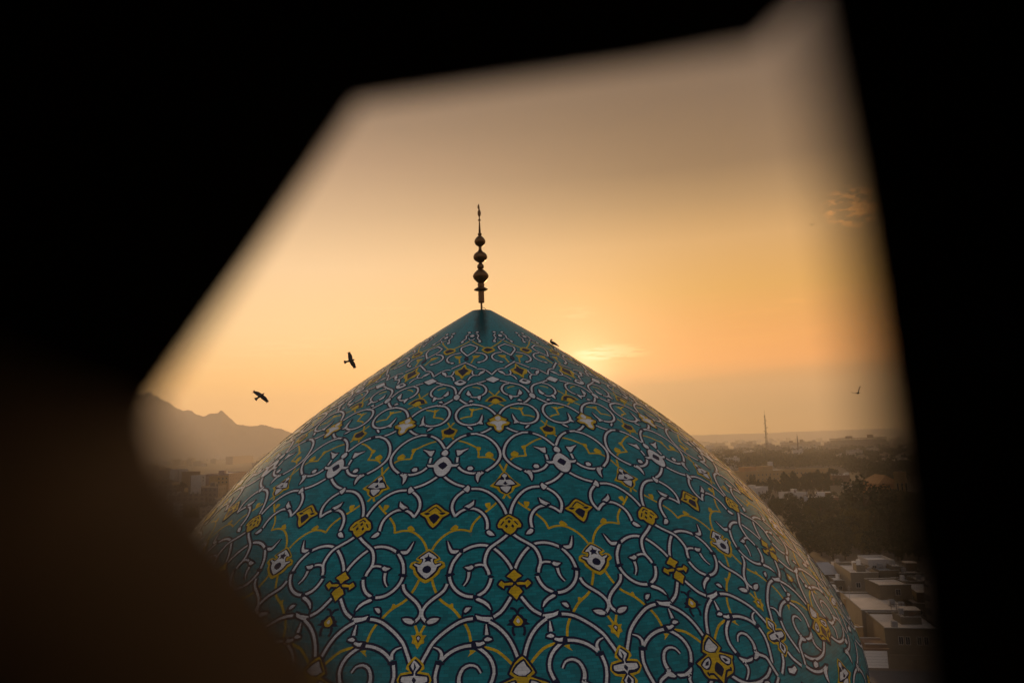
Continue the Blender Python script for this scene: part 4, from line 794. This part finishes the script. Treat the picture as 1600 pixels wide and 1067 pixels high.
# ---- middle distance, right of the dome
FW = facade_mat('ochre_facade', (.40, .27, .12), (.16, .11, .06), 3.2, 3.4)
def rows(W, z, n, w=1.3, h=1.6): return [(W * (i + .5) / n - w / 2, z, w, h, 0.0, 1) for i in range(n)]
def wid(xl, yl, xr, yr, h): return (at(xl, yl, h) - at(xr, yr, h)).length
hs('building', 1164, 738, 1241, 734, 12, 24, 'long ochre civic building with roof rooms beyond the trees', OCHRE, ROOF, 'building', extras=[('block', 3, 4, 13, 9, 4.5, ORANGE), ('block', 24, 5, 12, 9, 4.6, OCHRE), ('block', 34, 6, 3.2, 3.5, 8.5, PALE)], wins=rows(wid(1164, 738, 1241, 734, 12), 8.2, 13) + rows(wid(1164, 738, 1241, 734, 12), 4.2, 13))
hs('building', 1242, 733.5, 1302, 733, 12.5, 16, 'lower ochre wing with long flat roof behind dark pines', OCHRE, ROOF, 'building', wins=rows(wid(1242, 733.5, 1302, 733, 12.5), 8.6, 9))
hs('building', 1300, 744, 1328, 743.5, 14.5, 18, 'plain brown brick block with white rooftop gear', BROWN, WROOF, 'building', extras=[('cooler', 2, 3), ('cooler', 5, 4), ('tank', 9, 4), ('block', 10, 6, 3, 3, 2.2, PALE), ('cooler', 1, 8)])
hs('building', 1346, 752, 1373, 756, 13.0, 14, 'orange building with a hipped roof above the round tree', ORANGE, ORANGE, 'building', gable=5.0, wins=rows(wid(1346, 752, 1373, 756, 13.0), 8.5, 4))
hs('building', 1372, 750.5, 1397, 750, 12, 10, 'arcaded wall building between hipped roof and square tower', OCHRE, ROOF, 'building', wins=rows(wid(1372, 750.5, 1397, 750, 12), 7.2, 6, 1.1, 2.6))
tw = hs('tower', 1396, 739, 1413, 739, 20, 9, 'square ochre tower with three tall dark slits', OCHRE, ROOF, 'tower', wins=[(1.3, 6, 1.1, 8, 0, 1), (3.7, 6, 1.1, 8, 0, 1), (6.1, 6, 1.1, 8, 0, 1)])
hs('building', 1262, 779, 1311, 778.5, 9, 18, 'brown walled house with white cluttered flat roof', BROWN, WROOF, 'building', extras=[('block', 6, 9, 5, 4, 3.0, PALE), ('cooler', 1, 3), ('cooler', 3, 3), ('cooler', 12, 5), ('cooler', 14, 8), ('tank', 13, 2.5), ('rack', 2, 11, 4), ('stair', 11.5, 10, 2.6, 3, 2.8)])
hs('building', 1256, 777.5, 1262.3, 777.5, 10, 4, 'narrow grey stair tower left of the cluttered roof', GREY, GREY, 'building')
hs('building', 1232, 772, 1262, 770.5, 9, 11, 'low white house left of the cluttered roof', PALE, WROOF, 'building', extras=[('cooler', 2, 2), ('stair', 6, 4, 2.5, 3, 2.4)], wins=rows(wid(1232, 772, 1262, 770.5, 9), 5.8, 4))
hs('building', 1182, 764, 1200, 761, 8.5, 9, 'white stepped house among trees by the dome edge', PALE, WROOF, 'building', extras=[('block', 2.5, 3, 3.4, 4, 2.5, PALE)], wins=rows(wid(1182, 764, 1200, 761, 8.5), 5, 3))
hs('building', 1318, 762, 1347, 760, 8, 12, 'low pale houses row end left of the round tree', MUD, WROOF, 'building', extras=[('cooler', 3, 3), ('stair', 7, 5, 3, 3, 2.4)])
hs('building', 1402, 768, 1450, 769, 8, 14, 'dim low building under the square tower', BRK, ROOF, 'building')
# ---- left of the dome
def lef(name, xl, yl, xr, yr, h, dp, label, w, n, st, **k):
    W = wid(xl, yl, xr, yr, h)
    ws = [q for s in range(st) for q in rows(W, h - 3.0 * (s + 1) + .7, n, 1.5, 1.4)]
    return hs(name, xl, yl, xr, yr, h, dp, label, w, ROOF, 'apartment block', wins=ws, **k)
lef('apartment_block', 339, 745, 357, 744, 25, 16, 'tan apartment block beside the pinkish block near the dome', OCHRE, 3, 2)
lef('apartment_block', 357.5, 741, 385, 737, 25, 20, 'pinkish apartment block touching the left dome edge', PINK, 6, 7, extras=[('stair', 4, 5, 6, 5, 3.5), ('block', 13, 6, 6, 4, 3.0, PALE)])
lef('apartment_block', 320, 769, 335, 768, 14, 12, 'small white box house left of the dome edge', PALE, 2, 1)
lef('apartment_block', 335.5, 770, 356, 767, 13, 14, 'brown house right of the white box house', BROWN, 4, 3)
lef('apartment_block', 273, 734.5, 294, 733.5, 24, 16, 'striped block with pale balconies at far left', PALE, 2, 4)
lef('apartment_block', 314, 743.5, 328, 742.5, 22, 13, 'pale block with dark side below the far left skyline', PALE, 2, 2)
lef('apartment_block', 296, 738, 313, 737, 21, 14, 'grey brown block between striped block and pale block', BROWN, 4, 3)
lef('apartment_block', 252, 752, 271, 751, 18, 14, 'dim block at the left window edge', MUD, 4, 3)
lef('apartment_block', 286, 789, 312, 787.5, 9, 14, 'low dusky house at lower left by the dome foot', BRK, 3, 1)
lef('apartment_block', 318, 789, 340, 787, 8.5, 12, 'low pale house under the white box house', MUD, 3, 1)
lef('apartment_block', 364, 713.5, 396, 711.5, 24, 22, 'long hazy slab building on the left skyline', PINK, 12, 3)

# ---- far city: small blocks that only differ by place
def proto_block(i):
    r = random.Random(100 + i); w = r.uniform(10, 22); d = r.uniform(9, 16); h = r.uniform(7, 16)
    m = MB().box(0, w, 0, d, 0, h); t = .4
    m.box(-.05, w + .05, -.05, t, h - .01, h + .8).box(-.05, w + .05, d - t, d + .05, h - .01, h + .8)
    x = r.uniform(1, w - 5); m.box(x, x + 3.6, d * .4, d * .4 + 4, h + .002, h + 2.8)
    x = r.uniform(1, w - 3); m.box(x, x + 1.4, d * .2, d * .2 + 1.4, h + .003, h + 1.7)
    return m
FCOL = [facade_mat('far_facade_a', (.33, .27, .215), (.10, .085, .07), 3.0, 3.1), facade_mat('far_facade_b', (.25, .19, .145), (.09, .07, .06), 3.4, 3.1), facade_mat('far_facade_c', (.44, .40, .36), (.13, .11, .10), 2.8, 3.1)]
PB = [proto_block(i).me('far_block', FCOL[i % 3]) for i in range(9)]
def far_city(n, xr, yr, label, label2, group, seed, keep):
    r = random.Random(seed); used = []
    k = 0; tries = 0
    while k < n and tries < n * 30:
        tries += 1
        x = r.uniform(*xr); y = yr[0] + (yr[1] - yr[0]) * r.random() ** 1.5
        hy = 533.5 + 155 - (x - 800) * .0299
        p = at(x, hy + y, 0)
        if p.length > 4700 or not keep(x, hy + y): continue
        if any((p - q).length < 15 + .008 * p.length for q in used): continue
        used.append(p); b = r.randrange(9)
        o = obj('far_building', PB[b], None, p, r.choice([0, .08, -.06, .12, math.pi / 2]) + r.uniform(-.03, .03))
        o.scale = (1 + .5 * r.random(), 1, r.uniform(.7, 1.25)); tag(o, '%s %s' % (['beige', 'brown', 'pale'][b % 3], label if y < 22 else label2), 'building', group); k += 1
far_city(190, (1075, 1470), (7, 38), 'hazy block on the far skyline strip right of the dome', 'hazy block near the tree belt right of the dome', 'far city blocks right of the dome', 11, lambda x, y: True)
far_city(120, (225, 470), (8, 110), 'hazy block on the far skyline left of the dome', 'dusky city block in the lower city left of the dome', 'city blocks left of the dome', 12, lambda x, y: not (250 < x < 400 and 730 < y < 800))
def city_mass():
    # the rest of the city: out of frame or behind the dome, past the blocks built one by one
    r = random.Random(5); V = []; F_ = []; MI = []; src = [(np.array([v.co[:] for v in m.vertices]), [tuple(p.vertices) for p in m.polygons]) for m in PB]
    for q in range(2600):
        x = r.choice([r.uniform(-900, 215), r.uniform(475, 1070), r.uniform(1490, 3000)]); y = 688.5 - (x - 800) * .0299 + 8 + 330 * r.random() ** 2.2
        p = at(x, y, 0)
        if p.length > 4800 or p.length < 90: continue
        b = r.randrange(9); v, f = src[b]; a = r.choice([0, .1, 1.57]) + r.uniform(-.1, .1); ca, sa = math.cos(a), math.sin(a); k = len(V); sc = r.uniform(.5, .9) if p.length < 900 else 1.0
        w = v * np.array([sc, sc, sc * r.uniform(.7, 1.2)])
        V += [(p.x + ca * c[0] - sa * c[1], p.y + sa * c[0] + ca * c[1], c[2]) for c in w]; F_ += [tuple(i + k for i in t_) for t_ in f]; MI += [b % 3] * len(f)
    o = obj('city_mass', mesh('city_mass', V, F_, FCOL, MI)); tag(o, 'rest of the low city spreading away behind the dome', 'buildings', kind='stuff')
city_mass()
r6 = random.Random(91); k6 = 0
for q in range(34):
    x = r6.uniform(1100, 1440); y = 688.5 - (x - 800) * .0299 + r6.uniform(40, 72)
    if 1150 < x < 1310 and y > 722: continue
    p = at(x, y, 0); o = obj('house', PB[(2, 5, 8, 0)[q % 4]], None, p, r6.uniform(-.2, .2)); o.scale = (r6.uniform(.7, 1.1), .8, r6.uniform(.9, 1.3))
    tag(o, 'pale house poking out of the hazy tree belt right of the dome', 'house', 'houses in the tree belt')
def slab(xl, yl, xr, yr, h, dp, label):
    l = at(xl, yl, h); r = at(xr, yr, h); d = r - l; W = d.length; n = 18
    o = empty('slab_building', (l.x, l.y, 0), math.atan2(d.y, d.x)); tag(o, label, 'building')
    MB().box(0, W, 0, dp, 0, h - 4).build('wall', FCOL[1], o); MB().box(-1.5, W + 1.5, -1.5, dp + 1.5, h - 1.2, h).build('roof', BROWN, o)
    for q in range(n): x = W * q / (n - 1); MB().box(x - .6, x + .6, -.6, .6, h - 4.02, h - 1.18).build('column', FCOL[1], o)
    MB().box(W * .25, W * .35, dp * .3, dp * .6, h + .01, h + 5).build('plant_room', BROWN, o); MB().box(W * .7, W * .78, dp * .3, dp * .6, h + .01, h + 7).build('plant_room', BROWN, o)
slab(1308, 685, 1385, 682.5, 30, 26, 'long flat roofed building on the skyline at right')
slab(1228, 691.5, 1266, 690, 20, 18, 'pale wide building on the skyline below the short mast')

# masts
MAST = mat('mast_steel', (.10, .06, .05), .6, .3, .2)
def mast(px, pyb, top_py, dist, wb, label, dishes):
    p = atd(px, pyb, dist); p.z = 0; d = ray(px, top_py); H = CAMZ + d.z * dist / math.hypot(d.x, d.y) * math.hypot(ray(px, pyb).x, ray(px, pyb).y)
    o = empty('lattice_mast', p); tag(o, label, 'mast'); n = 14
    P = lambda k, z: (wb * (1 - .85 * z / H) * math.cos(k * 2.0944), wb * (1 - .85 * z / H) * math.sin(k * 2.0944), z)
    for k in range(3): MB().tube([P(k, 0), P(k, H * .9)], .35, 5).build('leg', MAST, o)
    br = MB()
    for i in range(n):
        z0, z1 = H * .9 * i / n, H * .9 * (i + 1) / n
        for k in range(3): br.tube([P(k, z0), P((k + 1) % 3, z1)], .18, 4).tube([P(k, z1), P((k + 1) % 3, z1)], .18, 4)
    br.build('bracing', MAST, o)
    MB().tube([(0, 0, H * .88), (0, 0, H)], .25, 5).build('spike', MAST, o)
    for f_, s, q in dishes: MB().lathe([(.2, -.6), (s * .8, -.5), (s, 0), (s * .8, .5), (.2, .6)], 10).build('antenna', MAST, o, (q * (wb * (1 - .85 * f_) + s * .4), -1, H * f_))
mast(1198, 694, 641, 1500, 2.7, 'tall lattice radio mast on the skyline right of the dome', [(.30, 2.2, 1), (.42, 2.2, -1), (.50, 2.0, 1), (.56, 2.4, -1), (.63, 2.6, 1), (.72, 1.8, -1), (.78, 1.7, 1), (.86, 1.4, -1)])
mast(1247, 700, 677, 1350, 1.5, 'short lattice mast right of the tall mast', [(.6, 1.0, 1), (.8, .9, -1)])

# ------------------------------------------------------------------ trees
def leafmat(name, col):
    m = mat(name, col, .75, .45, .35, rnd=.18, spec=.25); return m
LEAF = [leafmat('dark_foliage', (.022, .030, .012)), leafmat('olive_foliage', (.045, .048, .015)), leafmat('autumn_foliage', (.085, .072, .016))]
def leaf_cloud(r, cl, n, size):
    """cl: list of (centre, radius) clumps -> leaf quads"""
    v = []; f = []
    for c, rad in cl:
        for _ in range(n):
            d = Vector((r.gauss(0, 1), r.gauss(0, 1), r.gauss(0, 1))).normalized() * rad * r.random() ** .35
            p = Vector(c) + d; a = Vector((r.gauss(0, 1), r.gauss(0, 1), r.gauss(0, .6))).normalized(); b = a.cross(Vector((r.gauss(0, 1), r.gauss(0, 1), r.gauss(0, 1)))).normalized()
            s = size * r.uniform(.6, 1.3); k = len(v)
            v += [p - a * s - b * s * .5, p + a * s * .2 - b * s * .7, p + a * s + b * s * .3, p - a * s * .1 + b * s * .7]; f.append((k, k + 1, k + 2, k + 3))
    return v, f
def tree_meshes(seed, kind):
    r = random.Random(seed); cl = []; tr = MB()
    if kind == 'round': H, R, hz = 10.0, 4.8, 4.2
    elif kind == 'tall': H, R, hz = 13.0, 3.4, 5.6
    else: H, R, hz = 11.0, 2.6, 5.0
    zc = H - hz * .95
    tr.tube([(0, 0, -.2), (.1, .05, zc * .5), (-.1, .1, zc), (.1, 0, zc + hz * .5)], [.38, .30, .22, .06], 8)
    for q in range(7):
        a = q * 2.4 + r.random(); e = r.uniform(.2, .8); z = zc * r.uniform(.7, 1.05)
        tr.tube([(0, 0, z), (math.cos(a) * R * .4, math.sin(a) * R * .4, z + hz * .25), (math.cos(a) * R * .75, math.sin(a) * R * .75, z + hz * e)], [.14, .09, .03], 6)
    n = 38
    for q in range(n):
        z = 1 - 2 * (q + .5) / n; a = q * 2.39996 + r.uniform(-.3, .3); rr_ = math.sqrt(max(0, 1 - z * z)) * r.uniform(.55, 1.0)
        taper = 1 if kind != 'pine' else (1 - .55 * (z + 1) / 2)
        cl.append(((math.cos(a) * rr_ * R * taper, math.sin(a) * rr_ * R * taper, zc + z * hz * r.uniform(.75, 1.05)), R * r.uniform(.20, .36)))
    v, f = leaf_cloud(r, cl, 46, .34)
    return tr, v, f
TP = []
for i, (kd, lm) in enumerate([('round', 0), ('round', 1), ('tall', 0), ('pine', 0), ('round', 2), ('tall', 1), ('round', 0)]):
    tr, v, f = tree_meshes(40 + i, kd); TP.append((tr.me('trunk', BARK), mesh('crown', v, f, LEAF[lm])))
def tree(p, i, sc, label, group=None, rz=None):
    o = empty('tree', p, rnd.uniform(0, 6.28) if rz is None else rz); o.scale = (sc * rnd.uniform(.9, 1.15), sc * rnd.uniform(.9, 1.15), sc)
    tag(o, label, 'tree', group)
    obj('trunk', TP[i][0], o); obj('crown', TP[i][1], o); return o
def tsize(px_h, p): return px_h * (p - CAM).length / FPX
def tree_at(x, ybase, hpx, i, label, group=None):
    p = at(x, ybase, 0); H = [10, 10, 13, 11, 10, 13, 10][i]
    return tree(p, i, tsize(hpx, p) / H * .86, label, group)
tree_at(1355, 838, 84, 0, 'big round dark tree standing above the park at right')
tree_at(1337, 856, 60, 4, 'olive yellowish tree in front of the big round tree')
tree_at(1371, 852, 62, 6, 'dark tree right of the olive yellowish tree')
tree_at(1352, 992, 30, 1, 'green courtyard tree between the white roofed house and brick house')
tree_at(1361, 990, 26, 0, 'small courtyard tree beside the large brick house')
tree_at(1340, 925, 26, 0, 'dark tree in the yard under the satellite dish house')
tree_at(1356, 922, 22, 6, 'bushy tree between the pale flat houses')
PARK = ['dark park tree in the row just behind the flat roofed houses', 'dark park tree in the second row behind the houses', 'dark park tree in the middle of the dense park', 'dark park tree in the upper half of the dense park', 'dark park tree near the far edge of the dense park', 'dark park tree below the cluttered white roof', 'dim park tree below the square ochre tower']
g = 'dark trees of the park right of the dome'
r2 = random.Random(31)
spots = []
for row, (yb, x0, x1, n, hp) in enumerate([(872, 1262, 1460, 11, 44), (856, 1248, 1460, 11, 46), (838, 1232, 1460, 11, 44), (822, 1222, 1460, 12, 40), (806, 1205, 1460, 12, 34), (797, 1195, 1330, 7, 26), (794, 1395, 1462, 3, 28)]):
    for q in range(n):
        x = x0 + (x1 - x0) * (q + r2.uniform(.1, .9)) / n
        tree_at(x, yb + r2.uniform(-5, 5), hp * r2.uniform(.75, 1.15), r2.choice([0, 0, 1, 2, 6, 6, 4, 5]), PARK[row], g)
TL = {1168: 'dark tree below the long ochre civic building', 1222: 'dark pine in the clump before the lower ochre wing', 1290: 'tall dark pine beside the plain brown block', 1326: 'small tree between brown block and hipped orange building', 1150: 'small tree by the dome edge under the ochre building', 1380: 'dim tree below the square ochre tower', 1178: 'dark tree hiding the foot of the stepped white house', 1200: 'dark tree below the stepped white house'}
g = 'trees around the ochre buildings'
for (x0, x1, yb, n, hp) in [(1168, 1240, 772, 9, 26), (1222, 1300, 770, 10, 34), (1290, 1312, 775, 3, 40), (1326, 1350, 764, 3, 14), (1150, 1185, 757, 4, 17), (1380, 1450, 792, 7, 26), (1200, 1262, 792, 6, 18), (1178, 1206, 783, 4, 17)]:
    for q in range(n):
        x = x0 + (x1 - x0) * (q + r2.uniform(.1, .9)) / n
        tree_at(x, yb + r2.uniform(-3, 3), hp * r2.uniform(.7, 1.1), r2.choice([0, 2, 3, 3, 6, 2]), TL[x0], g)
g = 'trees in the city left of the dome'
for q in range(26):
    x = r2.uniform(235, 380); y = r2.uniform(750, 812)
    if x > 330 and y > 795: continue
    tree_at(x, y, r2.uniform(10, 20), r2.choice([0, 2, 6, 1]), 'dark tree among the houses left of the dome', g)
# far belt of trees: one mass
def belt():
    r = random.Random(77); V = []; F_ = []
    for q in range(1700):
        x = r.uniform(1085, 1480) if q < 1150 else r.choice([r.uniform(600, 1085), r.uniform(1480, 2300), r.uniform(-300, 200)]); hy = 688.5 - (x - 800) * .0299; y = hy + 30 + (27 if x < 1310 else 27 + min(28, (x - 1310) * .5)) * r.random() ** 1.1; p = at(x, y, 0)
        R = r.uniform(6, 10); H = r.uniform(9, 15); cl = []
        for k in range(9):
            a = r.uniform(0, 6.28); e = r.random() ** .5; cl.append((p + Vector((math.cos(a) * R * e, math.sin(a) * R * e, H * r.uniform(.35, 1.0))), R * .38))
        v, f = leaf_cloud(r, cl, 9, 1.5); n = len(V); V += v; F_ += [tuple(i + n for i in qd) for qd in f]
    o = obj('tree_belt', mesh('tree_belt', V, F_, LEAF[0])); tag(o, 'hazy belt of dark garden trees below the skyline at right', 'trees', kind='stuff')
belt()

# ------------------------------------------------------------------ haze
HZ = bpy.data.materials.new('haze_air'); HZ.use_nodes = True; t = HZ.node_tree
for n in list(t.nodes):
    if n.type != 'OUTPUT_MATERIAL': t.nodes.remove(n)
pv = t.nodes.new('ShaderNodeVolumePrincipled'); pv.inputs['Color'].default_value = (.99, .95, .86, 1); pv.inputs['Density'].default_value = 2.2e-4; pv.inputs['Anisotropy'].default_value = .26
t.links.new(pv.outputs[0], [n for n in t.nodes if n.type == 'OUTPUT_MATERIAL'][0].inputs['Volume'])
o = MB().box(-5900, 5900, -5900, 5900, -3, 440).build('haze', HZ); tag(o, 'warm evening haze over the city', 'haze', kind='stuff')
